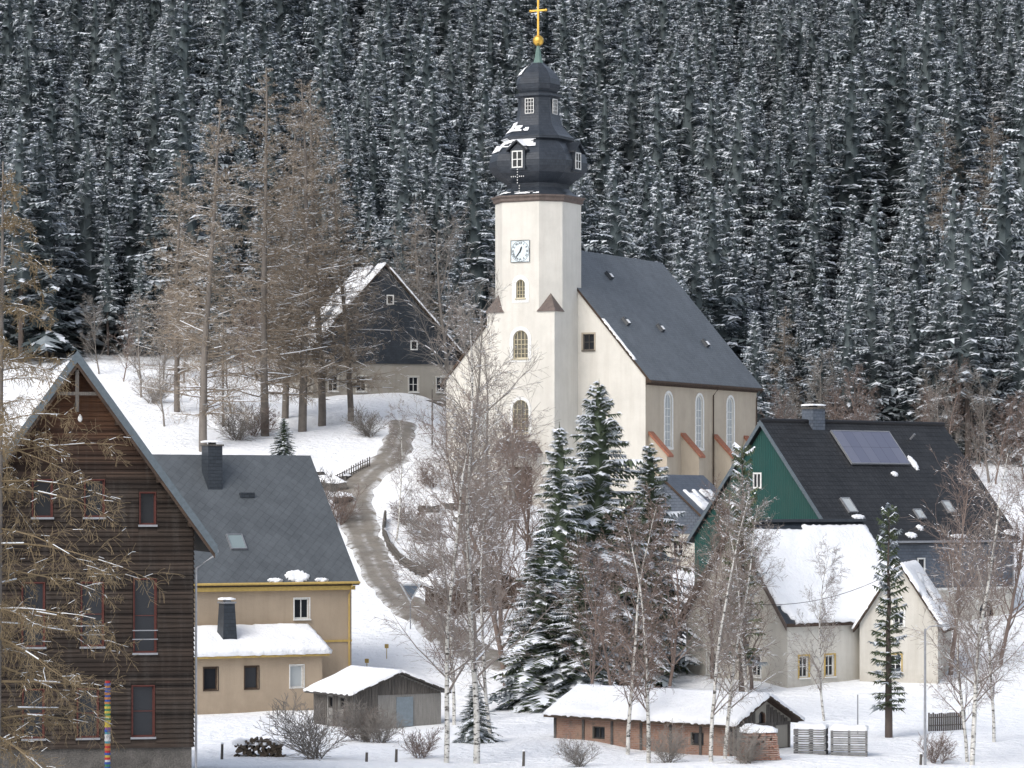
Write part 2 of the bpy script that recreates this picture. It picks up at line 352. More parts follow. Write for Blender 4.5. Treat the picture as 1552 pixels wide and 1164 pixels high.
# ------------------------------------------------------------------ windows etc.
def outl(w,h,arch,z0=0,n=10):
    if not arch: return [(-w/2,z0),(w/2,z0),(w/2,z0+h),(-w/2,z0+h)]
    r=w/2; zc=z0+h-r
    return [(-r,z0),(r,z0)]+[(r*math.cos(math.pi*i/n),zc+r*math.sin(math.pi*i/n)) for i in range(n+1)]
def FR(x,y,z,ang): return Matrix.Translation((x,y,z))@Matrix.Rotation(ang,4,'Z')
class House:
    def __init__(s,name,pos,th,**props):
        s.root=empty(name,pos,RAD(th),**props); s.cut=MB()
    def window(s,M,w,h,arch=False,frame=M_frame,glass=M_glass,bars=(1,1),surround=None,sw=.15,sill=True,fw=.07,name='window',depth=.2,cut=True,sillm=None):
        if cut: s.cut.prism(outl(w,h,arch),-.6,depth,0,M)
        y=depth-.05 if cut else -.01
        mb=MB(); mb.prism(outl(w-.01,h-.01,arch,.005),y,y+.03,0)
        win=part(name,mb,glass,s.root); win.matrix_local=M
        fb=MB(); fb.ring(outl(w,h,arch),outl(w-2*fw,h-2*fw,arch,fw),y-.06,y-.004)
        for i in range(bars[0]):
            x=-w/2+w*(i+1)/(bars[0]+1); fb.box(x-fw*.35,x+fw*.35,y-.05,y-.008,fw,h-fw*(1 if not arch else 1.2))
        for i in range(bars[1]):
            z=h*(i+1)/(bars[1]+1)
            if arch and z>h-w/2: continue
            fb.box(-w/2+fw,w/2-fw,y-.045,y-.012,z-fw*.3,z+fw*.3)
        part('frame',fb,frame,win)
        if surround:
            sb=MB(); sb.ring(outl(w+2*sw,h+2*sw,arch,-sw),outl(w,h,arch),-.035,-.002 if not cut else .02); part('surround',sb,surround,win)
        if sill:
            sb=MB(); sb.box(-w/2-.08,w/2+.08,-.12,y-.07,-.10,-.02); part('sill',sb,sillm or frame,win)
        return win
    def body(s,mb,mats,name='wall',sidemat=None):
        me=mb.mesh(name,mats); o=link(bpy.data.objects.new(name,me),s.root)
        if s.cut.v:
            c=bpy.data.objects.new('cutter',s.cut.mesh('cutter',[mats[0]])); COL.objects.link(c); c.parent=s.root
            md=o.modifiers.new('b','BOOLEAN'); md.operation='DIFFERENCE'; md.solver='EXACT'; md.object=c
            bpy.context.view_layer.update(); dg=bpy.context.evaluated_depsgraph_get()
            new=bpy.data.meshes.new_from_object(o.evaluated_get(dg)); o.modifiers.clear(); o.data=new; bpy.data.objects.remove(c); s.cut=MB()
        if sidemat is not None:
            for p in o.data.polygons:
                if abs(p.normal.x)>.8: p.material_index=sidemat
        return o
def gable_poly(W,h,rise,z0=-1.5): return [(-W/2,z0),(W/2,z0),(W/2,h),(0,h+rise),(-W/2,h)]
def chevron(mb,half,zr,slope,y0,y1,t=.22,m=0,med=1):
    ze=zr-half*slope; sl=math.hypot(half,half*slope)
    for sg in (-1,1):
        a=(0,y0,zr);b=(0,y1,zr);c=(sg*half,y1,ze);d=(sg*half,y0,ze)
        lo=lambda p:(p[0],p[1],p[2]-t)
        vs=[a,b,c,d,lo(a),lo(b),lo(c),lo(d)]
        mb.add(vs,[(0,1,2,3) if sg<0 else (3,2,1,0)],m,[[(y0,0),(y1,0),(y1,-sl),(y0,-sl)] if sg<0 else [(y0,-sl),(y1,-sl),(y1,0),(y0,0)]])
        mb.add(vs,[(4,7,6,5),(3,2,6,7),(0,3,7,4),(1,5,6,2)],med)
def snowslab(name,parent,O,U,V,T=.2,nu=24,nv=14,mask=None,seed=0,mat=None):
    O=Vector(O);U=Vector(U);V=Vector(V);Nn=U.cross(V).normalized()
    if Nn.z<0: Nn=-Nn
    keep=np.zeros((nu,nv),bool)
    for i in range(nu):
        for j in range(nv): keep[i,j]= (mask is None) or mask((i+.5)/nu,(j+.5)/nv)
    vid={};mb=MB();vs=[]
    def kp(i,j): return 0<=i<nu and 0<=j<nv and keep[i,j]
    def vt(i,j):
        if (i,j) in vid: return vid[i,j]
        inner=kp(i,j) and kp(i-1,j) and kp(i,j-1) and kp(i-1,j-1)
        jit=Vector((0,0,0))
        nz=noise.noise(Vector((i*.22,j*.22,seed*7.1)))
        if not inner: jit=U.normalized()*noise.noise(Vector((i*.9,j*.9,seed+2)))*.12+V.normalized()*noise.noise(Vector((i*.8,j*.8,seed+9)))*.12
        t=T*(1+.4*nz)*(1 if inner else .55)
        p=O+U*(i/nu)+V*(j/nv)+jit
        vid[i,j]=len(vs); vs.append(p+Nn*t); vs.append(p-Nn*.03); return vid[i,j]
    fs=[]
    for i in range(nu):
        for j in range(nv):
            if not keep[i,j]: continue
            q=[vt(i,j),vt(i+1,j),vt(i+1,j+1),vt(i,j+1)]
            fs.append(q)
            for (a,b,ni,nj) in ((0,1,i,j-1),(1,2,i+1,j),(2,3,i,j+1),(3,0,i-1,j)):
                if not kp(ni,nj): fs.append([q[b],q[a],q[a]+1,q[b]+1])
    mb.add(vs,fs); return part(name,mb,mat or M_snow,parent,True)
def nmask(th,seed,fu=4,fv=3,bias=None):
    def f(u,v):
        n=noise.noise(Vector((u*fu,v*fv,seed*3.3)))*.5+.5+.25*noise.noise(Vector((u*fu*3,v*fv*3,seed)))
        return n+(bias(u,v) if bias else 0)>th
    return f
ELL=lambda a,b:(a-.5)**2+(b-.5)**2<.23
def roof_frame(x,u,zr,slope):
    sg=1 if x>0 else -1
    up=Vector((-sg,0,slope)).normalized(); al=Vector((0,sg*1.0,0)); nr=al.cross(up)
    return Matrix(((al.x,up.x,nr.x,x),(al.y,up.y,nr.y,u),(al.z,up.z,nr.z,zr-abs(x)*slope),(0,0,0,1)))
def skylight(h,x,u,zr,slope,w=.8,l=1.1,glass=M_sky):
    M=roof_frame(x,u,zr,slope); mb=MB(); mb.box(-w/2+.06,w/2-.06,-l/2+.06,l/2-.06,.0,.09)
    o=part('skylight',mb,glass,h.root); o.matrix_local=M
    fb=MB()
    for b in ((-w/2,-w/2+.06,-l/2,l/2),(w/2-.06,w/2,-l/2,l/2),(-w/2+.06,w/2-.06,-l/2,-l/2+.06),(-w/2+.06,w/2-.06,l/2-.06,l/2)): fb.box(*b,-.02,.13)
    part('frame',fb,M_metal,o)
def gutter(h,x,z,y0,y1,m=M_metal,down=None,zb=-1):
    mb=MB(); mb.tube([(x,y0,z),(x,y1,z)],.075,8)
    if down is not None:
        for (dy,xw) in down: mb.tube([(x,dy,z-.05),(x,dy,z-.2),(xw,dy,z-.7),(xw,dy,zb)],.05,8)
    part('gutter',mb,m,h.root)
def chimney(h,x,y,z0,z1,w,d,mat,capm=M_stone,snow=True,name='chimney',taper=0):
    mb=MB(); 
    vs=[(x-w/2,y-d/2,z0),(x+w/2,y-d/2,z0),(x+w/2,y+d/2,z0),(x-w/2,y+d/2,z0)]; w2=w*(1-taper);d2=d*(1-taper)
    vs+=[(x-w2/2,y-d2/2,z1),(x+w2/2,y-d2/2,z1),(x+w2/2,y+d2/2,z1),(x-w2/2,y+d2/2,z1)]
    fs=[(0,3,2,1),(4,5,6,7),(0,1,5,4),(1,2,6,5),(2,3,7,6),(3,0,4,7)]
    uv=[[(0,0)]*4,[(0,0)]*4]+[[(0,z0),(w,z0),(w,z1),(0,z1)]]*4
    mb.add(vs,fs,0,uv); o=part(name,mb,mat,h.root)
    c=MB(); c.box(x-w2/2-.07,x+w2/2+.07,y-d2/2-.07,y+d2/2+.07,z1,z1+.1); 
    c.box(x-.22,x+.22,y-.15,y+.15,z1+.1,z1+.28); part('cap',c,capm,o)
    if snow:
        snowslab('snow_cap',o,(x-w2/2-.05,y-d2/2-.05,z1+.24),(w2+.1,0,0),(0,d2+.1,0),.08,6,6)
# ------------------------------------------------------------------ CHURCH
ch=House('church',(2.45,250,12),-28,label='cream village church with dark onion-domed clock tower and slate nave',category='church')
W,Ln,hw,rise=17.0,20.5,9.3,9.85; slope=rise/8.5
TY=-1.0; a=2.85; b=1.55
FT=lambda x,z: FR(x,TY-a,z,0)
M_goldbar=plainm('ochre_glazing_bars',(.52,.46,.32),.5)
mb=MB(); mb.prism(gable_poly(W,hw,rise,-3),0,Ln)
for v in (4.0,9.6,15.4):
    ch.window(FR(W/2,v,4.1,RAD(90)),1.25,4.1,True,frame=M_frame,glass=M_pale,bars=(1,6),surround=M_surround,sw=.18,fw=.07)
ch.window(FR(3.75,0,11.4,0),.95,1.2,False,frame=M_greywood,glass=M_glass,bars=(1,1),surround=M_side,sw=.12)
ch.window(FR(3.9,0,5.0,0),1.1,2.6,True,frame=M_frame,glass=M_pale,bars=(1,3),surround=M_surround,sw=.12)
ch.window(FR(-5.4,0,5.0,0),1.1,2.6,True,frame=M_frame,glass=M_pale,bars=(1,3),surround=M_surround,sw=.12)
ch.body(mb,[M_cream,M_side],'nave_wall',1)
rb=MB(); chevron(rb,8.5+.45,hw+rise+.27,slope,-.15,Ln+.25,.25,0,1); part('nave_roof',rb,[M_slate,M_brown],ch.root)
cb=MB(); cb.box(W/2+.003,W/2+.25,.0,Ln,hw-.45,hw-.12); cb.box(W/2+.003,W/2+.14,.0,Ln,hw-.6,hw-.45); part('eave_cornice',cb,M_brown,ch.root)
gutter(ch,W/2+.5,hw-.35,-.1,Ln+.2,M_brown,[(12.0,W/2+.1),(20.3,W/2+.1)])
for x,u in ((1.7,7.5),(5.0,3.7),(5.2,9.4),(6.0,16)):
    M=roof_frame(x,u,hw+rise+.27,slope); d=MB(); d.prism([(-.28,0),(.28,0),(.2,.26),(-.2,.26)],-.35,.35); o=part('roof_vent',d,M_slatedark,ch.root); o.matrix_local=M
    d=MB(); d.box(-.16,.16,-.3,.05,.262,.30); part('snow_cap',d,M_snow,o)
for v in (.9,6.6,12.5,18.4):
    bb=MB(); P=[(W/2-.1,-3),(W/2+1.5,-3),(W/2+1.5,3.5),(W/2-.1,5.1)]
    bb.prism(P,v-.35,v+.35); o=part('buttress',bb,M_side,ch.root)
    cc=MB(); cc.prism([(W/2+.01,5.02),(W/2+1.68,3.30),(W/2+1.68,3.48),(W/2+.01,5.24)],v-.45,v+.45); part('cap',cc,M_orange,o)
snowslab('verge_snow',ch.root,(4.6,-.14,hw+rise+.27-4.6*slope),(0,.35,0),(3.4,0,-3.4*slope),.1,2,30,lambda u,v:.1<v<.9)
ch.cut=MB()
ch.window(FT(0,5.1),1.35,2.5,True,frame=M_goldbar,glass=M_chglass,bars=(3,6),surround=M_surround,sw=.24,fw=.07)
ch.window(FT(0,10.7),1.25,2.1,True,frame=M_goldbar,glass=M_chglass,bars=(3,5),surround=M_surround,sw=.28,fw=.07)
mb=MB(); mb.box(-a,a,TY-a,TY+a,-3,14.2); ch.body(mb,[M_cream],'tower_base')
ch.window(FT(0,15.2),.75,1.4,True,frame=M_goldbar,glass=M_chglass,bars=(2,4),surround=M_surround,sw=.34,fw=.06)
def octo(r,z):
    bb=r*b/a
    return [(x,y+TY,z) for x,y in ((r,-bb),(r,bb),(bb,r),(-bb,r),(-r,bb),(-r,-bb),(-bb,-r),(bb,-r))]
def octprism(mb,levels,m=0,capb=True,capt=True):
    vs=[];fs=[];uv=[];s=0;prev=None
    for i,(r,z) in enumerate(levels):
        vs+=octo(r,z)
        if prev is not None:
            ds=math.hypot(r-prev[0],z-prev[1])
            for k in range(8):
                j=(k+1)%8; fs.append(((i-1)*8+k,(i-1)*8+j,i*8+j,i*8+k))
                w0=prev[0]*1.1;w1=r*1.1
                uv.append([(k*7-w0/2,s),(k*7+w0/2,s),(k*7+w1/2,s+ds),(k*7-w1/2,s+ds)])
            s+=ds
        prev=(r,z)
    if capb: fs.append(tuple(range(7,-1,-1))); uv.append([(0,0)]*8)
    if capt: n=len(levels)-1; fs.append(tuple(n*8+k for k in range(8))); uv.append([(0,0)]*8)
    mb.add(vs,fs,m,uv)
mb=MB(); octprism(mb,[(a,14.19),(a,22.4)]); ch.body(mb,[M_cream],'tower_shaft')
cb=MB(); octprism(cb,[(a+.05,22.4),(a+.15,22.5),(a+.15,22.68),(a+.28,22.8),(a+.28,22.9)]); part('tower_cornice',cb,M_capbrown,ch.root)
for sx in (-1,1):
    for sy in (-1,1):
        c=MB(); o=.12
        vs=[(sx*(a+o),TY+sy*(a+o),14.17),(sx*(b-.15),TY+sy*(a+o),14.17),(sx*(a+o),TY+sy*(b-.15),14.17),(sx*(a+b)/2,TY+sy*(a+b)/2,15.55),(sx*(b-.15),TY+sy*(b-.15),14.17)]
        c.add(vs,[(0,1,3),(0,3,2),(0,2,4,1),(1,4,3),(2,3,4)]); part('corner_cap',c,M_capbrown,ch.root)
k=.877
prof=[(67,300),(60,297),(51,292),(47,287),(48,281),(58,274),(69,266),(74.5,257),(75,248),(72,238),(66,230),(57,222),(50.5,216),(55.5,214),(55.5,210),(50,206),(44,200),(38,193),(35,186),(33,178),(31,165),(30.5,150),(35.5,148),(35.5,144),(28,142),(31.5,136),(33.5,129),(32.5,121),(27,112),(20,104.5),(12,99),(9,96)]
lev=[((r/20.07)*k,(760-y)/20.07) for r,y in prof]; lev=[(a+.18,22.9)]+lev
hb=MB(); octprism(hb,lev); part('tower_helmet',hb,M_helm,ch.root,label='dark slate onion dome with lantern')
sb=MB(); sb.tube([(0,TY,33.05),(0,TY,33.5),(0,TY,34.0),(0,TY,34.5)],[.42,.27,.2,.1],8); part('spire',sb,M_copper,ch.root)
def sphere(mb,c,r,m=0,nu=12,nv=8,sz=1):
    vs=[];fs=[]
    for j in range(nv+1):
        for i in range(nu):
            t=math.pi*j/nv;p=6.28318*i/nu; vs.append((c[0]+r*math.sin(t)*math.cos(p),c[1]+r*math.sin(t)*math.sin(p),c[2]+r*sz*math.cos(t)))
    for j in range(nv):
        for i in range(nu): fs.append((j*nu+i,(j+1)*nu+i,(j+1)*nu+(i+1)%nu,j*nu+(i+1)%nu))
    mb.add(vs,fs,m)
gb=MB(); sphere(gb,(0,TY,34.8),.42); part('golden_ball',gb,M_gold,ch.root,True)
gb=MB(); gb.box(-.06,.06,TY-.06,TY+.06,35.15,37.9); gb.box(-.62,-.061,TY-.05,TY+.05,37.0,37.14); gb.box(.061,.62,TY-.05,TY+.05,37.0,37.14)
for p in ((-.66,37.07),(.66,37.07),(0,37.95)): sphere(gb,(p[0],TY,p[1]),.11,0,8,6)
part('cross',gb,M_gold,ch.root)
def prof_at(z):
    for i in range(len(lev)-1):
        if lev[i][1]<=z<=lev[i+1][1]:
            t=(z-lev[i][1])/max(1e-6,lev[i+1][1]-lev[i][1]); return lev[i][0]*(1-t)+lev[i+1][0]*t
    return lev[-1][0]
def hsnow(face,z0,z1,seed,th=.45,u0=0,u1=1):
    mb=MB(); nu,nv=12,8; vs=[];fs=[]
    for j in range(nv+1):
        for i in range(nu+1):
            z=z0+(z1-z0)*j/nv; r=prof_at(z); bb=r*b/a; P=[(r,-bb),(r,bb),(bb,r),(-bb,r),(-r,bb),(-r,-bb),(-bb,-r),(bb,-r)]
            p=Vector(P[face]);q=Vector(P[(face+1)%8]);c=p.lerp(q,u0+(u1-u0)*i/nu)*(1+.06/ max(r,.3))
            vs.append((c.x*1.0,c.y+TY,z+.05))
    for j in range(nv):
        for i in range(nu):
            if noise.noise(Vector((i*.3,j*.3,seed)))*.5+.5 -.25*abs(i/nu-.5)>th-.05: k0=j*(nu+1)+i; fs.append((k0,k0+1,k0+nu+2,k0+nu+1))
    if fs: mb.add(vs,fs); part('helmet_snow',mb,M_snow,ch.root,True)
hsnow(5,26.2,27.2,1.3,.3); hsnow(6,26.5,27.15,2.2,.4,0,.9); hsnow(5,27.7,28.5,3.1,.3); hsnow(6,27.75,28.2,4.5,.42,0,.6); hsnow(5,32.1,32.8,5,.3); hsnow(4,26.3,27.1,6,.3); hsnow(5,22.98,23.25,7.7,.2); hsnow(6,22.95,23.15,8.7,.5); hsnow(4,32.1,32.7,9,.3)
def dormer(M):
    d=MB(); d.prism([(-.62,24.75),(.62,24.75),(.62,26.2),(0,26.75),(-.62,26.2)],0,1.2,0,M); o=part('dormer',d,M_helm,ch.root)
    g=MB(); g.box(-.4,.4,-.02,-.005,24.95,26.1,0,M); part('window',g,M_glass,o)
    g=MB()
    for bx in ((-.45,-.37,24.9,26.18),(.37,.45,24.9,26.18),(-.37,.37,24.9,24.99),(-.37,.37,26.09,26.18),(-.035,.035,24.99,26.09),(-.37,-.035,25.5,25.56),(.035,.37,25.5,25.56)): g.box(bx[0],bx[1],-.06,-.021,bx[2],bx[3],0,M)
    part('frame',g,M_frame,o)
    r=MB()
    r.add([(0,-.2,26.98),(0,.9,26.98),(-.85,.9,26.25),(-.85,-.2,26.25),(0,-.2,26.86),(0,.9,26.86),(-.85,.9,26.13),(-.85,-.2,26.13)],[(0,1,2,3),(4,7,6,5),(3,2,6,7),(0,3,7,4),(1,5,6,2)],0,None,M)
    r.add([(0,-.2,26.98),(0,.9,26.98),(.85,.9,26.25),(.85,-.2,26.25),(0,-.2,26.86),(0,.9,26.86),(.85,.9,26.13),(.85,-.2,26.13)],[(0,3,2,1),(4,5,6,7),(3,7,6,2),(0,4,7,3),(1,2,6,5)],0,None,M)
    part('dormer_roof',r,M_helm,o)
    return o
for ang,x,y in ((0,0,TY-3.35),(90,3.35,TY),(-90,-3.35,TY)):
    o=dormer(FR(x,y,0,RAD(ang)))
    if ang!=90:
        s=MB(); M=FR(x,y,0,RAD(ang)); s.add([(0,-.22,27.0),(0,.8,27.08),(-.88,.8,26.38),(-.88,-.22,26.3),(.6,.8,26.6),(.6,-.22,26.5)],[(0,1,2,3),(0,5,4,1)],0,None,M); part('dormer_snow',s,M_snow,o)
for ang,x,y in ((0,0,TY-1.39),(90,1.39,TY),(-90,-1.39,TY)):
    ch.window(FR(x,y,29.15,RAD(ang)),.75,1.15,False,bars=(2,3),cut=False,sill=False,fw=.05)
lc=MB(); sphere(lc,(0,0,0),.05,0,6,4); lm=lc.mesh('lamp',[M_frame])
for p in [(0,TY-3.36+(.3 if i<3 else 0),22.98+i*.2+.2) for i in range(9)]+[(i*.17,TY-3.36,24.25) for i in (-3,-2,-1,1,2,3)]:
    o=link(bpy.data.objects.new('lamp',lm),ch.root); o.location=p
ck=MB(); ck.box(-.78,.78,TY-a-.06,TY-a-.004,17.9,19.5); clk=part('clock',ck,M_clock,ch.root,label='square white church clock with black numerals')
rg=MB(); rg.ring([(.76*math.cos(t*.19635),18.7+.78*math.sin(t*.19635)) for t in range(32)],[(.74*math.cos(t*.19635),18.7+.76*math.sin(t*.19635)) for t in range(32)],TY-a-.075,TY-a-.062)
rg.ring([(-.8,17.88),(.8,17.88),(.8,19.52),(-.8,19.52)],[(-.77,17.91),(.77,17.91),(.77,19.49),(-.77,19.49)],TY-a-.09,TY-a-.061); part('clock_ring',rg,M_black,clk)
for i,t in enumerate(['XII','I','II','III','IV','V','VI','VII','VIII','IX','X','XI']):
    cu=bpy.data.curves.new('numeral','FONT'); cu.body=t; cu.size=.26; cu.extrude=.008; cu.align_x='CENTER'; cu.align_y='CENTER'; cu.materials.append(M_black)
    o=bpy.data.objects.new('numeral',cu); COL.objects.link(o); bpy.context.view_layer.update()
    me=bpy.data.meshes.new_from_object(o.evaluated_get(bpy.context.evaluated_depsgraph_get())); bpy.data.objects.remove(o)
    o=link(bpy.data.objects.new('numeral',me),clk); th=math.pi/2-i*math.pi/6
    o.matrix_local=Matrix.Translation((.59*math.cos(th),TY-a-.075,18.7+.60*math.sin(th)))@Matrix.Rotation(RAD(90),4,'X')@Matrix.Rotation(th-math.pi/2,4,'Z')
def hand(ang,l,w):
    M=Matrix.Translation((0,TY-a-.10,18.7))@Matrix.Rotation(RAD(ang),4,'Y'); h=MB(); h.prism([(-w,-.12),(w,-.12),(w*1.4,l*.7),(0,l),(-w*1.4,l*.7)],-.01,.01,0,M); part('clock_hand',h,M_black,clk)
hand(22,.40,.04); hand(218,.58,.028)
p=MB(); p.box(-.95,.95,TY-a-.08,TY-a-.003,-1,2.6); part('door',p,M_brown,ch.root)
p=MB(); p.prism([(-1.9,3.6),(1.9,3.6),(1.2,4.5),(-1.2,4.5)],TY-a-1.4,TY-a-.01); part('portal_roof',p,M_capbrown,ch.root)
# ------------------------------------------------------------------ WOODEN HOUSE
wh=House('wooden_house',(-17.2,130,1.2),12,label='tall dark plank-clad wooden house with red window frames',category='house')
W=9.3; hw=9.85; rise=6.46; slope=rise/(W/2); Lw=13
wins=[(.74,10.2,.75,1.45),(2.84,9.9,.6,1.25),(2.73,4.83,.85,2.9),(.66,5.1,.85,2.5),(2.66,1.5,.85,2.0),(.48,1.5,.8,1.9),(-1.65,1.5,.8,1.9),(-1.65,5.1,.85,2.5),(-1.3,10.2,.75,1.45)]
for x,z,w,h in wins: wh.window(FR(x,0,z,0),w,h,False,frame=M_red,bars=(0,1) if h>1.5 else (0,0),surround=M_red,sw=.03,fw=.045,depth=.2,sillm=M_metal)
mb=MB(); mb.prism(gable_poly(W,hw,rise,1.05),0,Lw); wh.body(mb,[M_plank])
pl=MB(); pl.box(-W/2+.06,W/2-.06,.06,Lw-.06,-1.5,1.045); part('plinth',pl,M_stone,wh.root)
cl=MB(); z=1.06; rr=random.Random(4)
while z<hw+rise-.3:
    ph=.19; zm=z+ph
    half=W/2-.02 if zm<hw else (W/2)*(1-(zm-hw)/rise)
    iv=[(-half,half)]
    for x,wz,w,h in wins:
        if z<wz+h+.12 and zm>wz-.14:
            nv=[]
            for s,e in iv:
                l=x-w/2-.07; r=x+w/2+.07
                if r<=s or l>=e: nv.append((s,e))
                else:
                    if l>s: nv.append((s,l))
                    if r<e: nv.append((r,e))
            iv=nv
    for s,e in iv:
        if e-s<.05: continue
        o1=-.055-rr.random()*.025; dz=rr.uniform(-.014,.014)
        cl.add([(s,-.004,z),(e,-.004,z),(e,-.004,z+ph),(s,-.004,z+ph),(s,o1,z-dz),(e,o1,z+dz),(e,-.012,z+ph),(s,-.012,z+ph)],[(4,5,6,7),(0,1,5,4),(1,2,6,5),(3,0,4,7),(2,3,7,6)])
    z+=ph
part('plank_cladding',cl,M_plank,wh.root)
cl=MB(); z=1.06
while z<hw-.2:
    cl.add([(W/2+.004,0,z),(W/2+.004,Lw,z),(W/2+.004,Lw,z+.19),(W/2+.004,0,z+.19),(W/2+.06,0,z),(W/2+.06,Lw,z),(W/2+.012,Lw,z+.19),(W/2+.012,0,z+.19)],[(4,5,6,7),(0,1,5,4),(3,0,4,7)]); z+=.19
part('side_cladding',cl,M_plank,wh.root)
rb=MB(); chevron(rb,5.45,hw+rise+.32,slope,-.9,Lw+.3,.3,0,1); part('roof',rb,[M_slate2,M_verge],wh.root)
vb=MB()
for sg in (-1,1):
    zr=hw+rise+.34; pts=[(0,zr+.06),(sg*5.5,zr+.06-5.5*slope),(sg*5.5,zr-.40-5.5*slope),(0,zr-.40)]
    if sg<0: pts=pts[::-1]
    vb.prism(pts,-.98,-.905)
    pts=[(0,zr-.402),(sg*5.4,zr-.402-5.4*slope),(sg*5.4,zr-.60-5.4*slope),(0,zr-.60)]
    if sg<0: pts=pts[::-1]
    vb.prism(pts,-.94,-.906,1)
part('barge_board',vb,[M_verge,M_brown],wh.root)
kb=MB(); zt=hw+rise
kb.box(-.07,.07,-.85,-.7,zt-2.0,zt-.35); kb.box(-.85,.85,-.84,-.71,zt-1.35,zt-1.22); kb.box(-.06,.06,-.7,0,zt-1.75,zt-1.65); part('king_post',kb,M_greywood,wh.root)
pu=MB()
for f in (.35,.7,.97):
    for sg in (-1,1):
        x=sg*4.65*f; z=hw+rise-abs(x)*slope-.12; pu.box(x-.09,x+.09,-.88,-.06,z-.12,z+.08)
part('purlin_ends',pu,M_brown,wh.root)
lp=MB(); sphere(lp,(.15,-.35,zt-2.25),.09,0,10,6,1.6); lp.box(.13,.17,-.35,-.05,zt-2.12,zt-2.08); part('wall_lamp',lp,M_frame,wh.root)
gutter(wh,5.5,hw+rise+.1-5.45*slope,-.8,Lw,M_metal,[(.1,W/2+.12)],-.5)
snowslab('roof_snow',wh.root,(-5.45,-.85,hw+rise+.32-5.45*slope),(0,Lw+1,0),(5.2,0,5.2*slope),.16,24,16,nmask(.42,2,4,3))
snowslab('verge_snow',wh.root,(-5.3,-.97,hw+rise+.41-5.3*slope),(0,.5,0),(4.4,0,4.4*slope),.16,3,30,nmask(.38,3,1,8))
rl=MB()
for (x,z) in ((2.73,5.7),(.66,5.9)):
    for dz in (0,.35): rl.box(x-.5,x+.5,-.14,-.11,z-.02-dz,z+.02-dz)
part('window_rail',rl,M_metal,wh.root)
# ------------------------------------------------------------------ BEIGE HOUSE
bh=House('beige_house',(-25.8,187.5,.2),-60,label='beige rendered house with blue-grey slate roof and yellow eave board',category='house')
W=11.8;hw=7.4;slope=1.165;rise=W/2*slope;Lb=15.7; zr=hw+rise+.25
bh.window(FR(W/2,12.5,5.1,RAD(90)),.95,1.15,False,bars=(1,0),surround=M_surround,sw=.06)
mb=MB(); mb.prism(gable_poly(W,hw,rise,-1),0,Lb); bh.body(mb,[M_beige])
rb=MB(); chevron(rb,W/2+.4,zr,slope,-.3,Lb+.3,.2,0,1); part('roof',rb,[M_slate2,M_brown],bh.root)
tr=MB(); tr.box(W/2+.004,W/2+.3,-.1,Lb+.1,hw-.68,hw-.44); tr.box(W/2+.004,W/2+.06,12.4,Lb,3.72,3.84)
part('yellow_trim',tr,M_yel,bh.root)
gutter(bh,W/2+.47,zr-(W/2+.4)*slope-.05,-.3,Lb+.3,M_yel,[(15.5,W/2+.1)])
chimney(bh,1.3,9.0,zr-3.6,15.0,.9,.9,M_slatedark)
skylight(bh,4.35,9.1,zr,slope,1.0,1.1); 
sv=MB(); sv.box(2.0,2.2,10.4,11.3,zr-2.2*slope+.05,zr-2.0*slope+.12); part('roof_hatch',sv,M_slatedark,bh.root)
for i,(u,l,w) in enumerate(((11.4,1.5,.6),(10.2,.9,.22),(13.2,.8,.2))):
    snowslab('eave_snow',bh.root,(W/2+.42,u,zr-(W/2+.42)*slope),(0,l,0),(-w,0,w*slope),.13,12,8,ELL)
for u in (5.5,8.0,10.8): bh.window(FR(8.7,u,1.35,RAD(90)),.85,1.25,False,frame=M_brown if u<10 else M_frame,glass=M_glass if u<10 else M_pale,bars=(0,0),surround=M_brown if u<10 else M_frame,sw=.05,sill=False)
ax=MB(); ax.add([(5.95,3,-1),(8.7,3,-1),(8.7,12.4,-1),(5.95,12.4,-1),(5.95,3,4.5),(8.7,3,3.25),(8.7,12.4,3.25),(5.95,12.4,4.5)],[(0,3,2,1),(4,5,6,7),(0,1,5,4),(1,2,6,5),(2,3,7,6),(3,0,4,7)])
bh.body(ax,[M_beige],'annex_wall')
ar=MB(); ar.add([(5.91,2.7,4.72),(9.05,2.7,3.28),(9.05,12.7,3.28),(5.91,12.7,4.72),(5.91,2.7,4.55),(9.05,2.7,3.10),(9.05,12.7,3.10),(5.91,12.7,4.55)],[(0,1,2,3),(7,6,5,4),(0,4,5,1),(1,5,6,2),(2,6,7,3)]); part('annex_roof',ar,M_yel,bh.root)
snowslab('annex_snow',bh.root,(9.12,2.7,3.25),(0,10.1,0),(-3.1,0,1.42),.34,40,10)
chimney(bh,7.6,7.0,3.2,6.1,.95,.95,M_slatedark,M_metal,True,'slate_chimney',.3)
for i in range(5):
    rl=MB(); rl.tube([(W/2+.9,13.3+i*.5,-.9),(W/2+.9,13.3+i*.5,.7)],.03,6); part('railing_post',rl,M_metal,bh.root)
rl=MB(); rl.box(W/2+.89,W/2+.94,13.1,15.4,.66,.71); part('railing',rl,M_metal,bh.root)
# ------------------------------------------------------------------ BACK HOUSE (slate gable)
sg_=House('slate_gable_house',(-11.0,285,20.3),18,label='old house with dark slate gable and snow-covered roof beneath larches',category='house')
W=12.8;slope=1.10;hw=5.0;rise=6.4*slope;zr=hw+rise+.22
for x in (-4.6,-2.1,2.6,5.1): sg_.window(FR(x,0,1.2,0),.85,1.3,False,bars=(1,1),surround=M_white,sw=.1)
mb=MB(); mb.prism(gable_poly(W,hw,rise,-2),0,8.5); sg_.body(mb,[M_grey])
gp=MB(); gp.prism([(-6.45,3.6),(6.45,3.6),(6.45,4.9),(0,hw+rise-.1),(-6.45,4.9)],-.12,-.004); part('slate_gable',gp,M_slatedark,sg_.root)
for x,z in ((.45,8.7),(2.6,4.8)): sg_.window(FR(x,-.13,z,0),.65,.85,False,bars=(0,0),cut=False,fw=.1,sill=False)
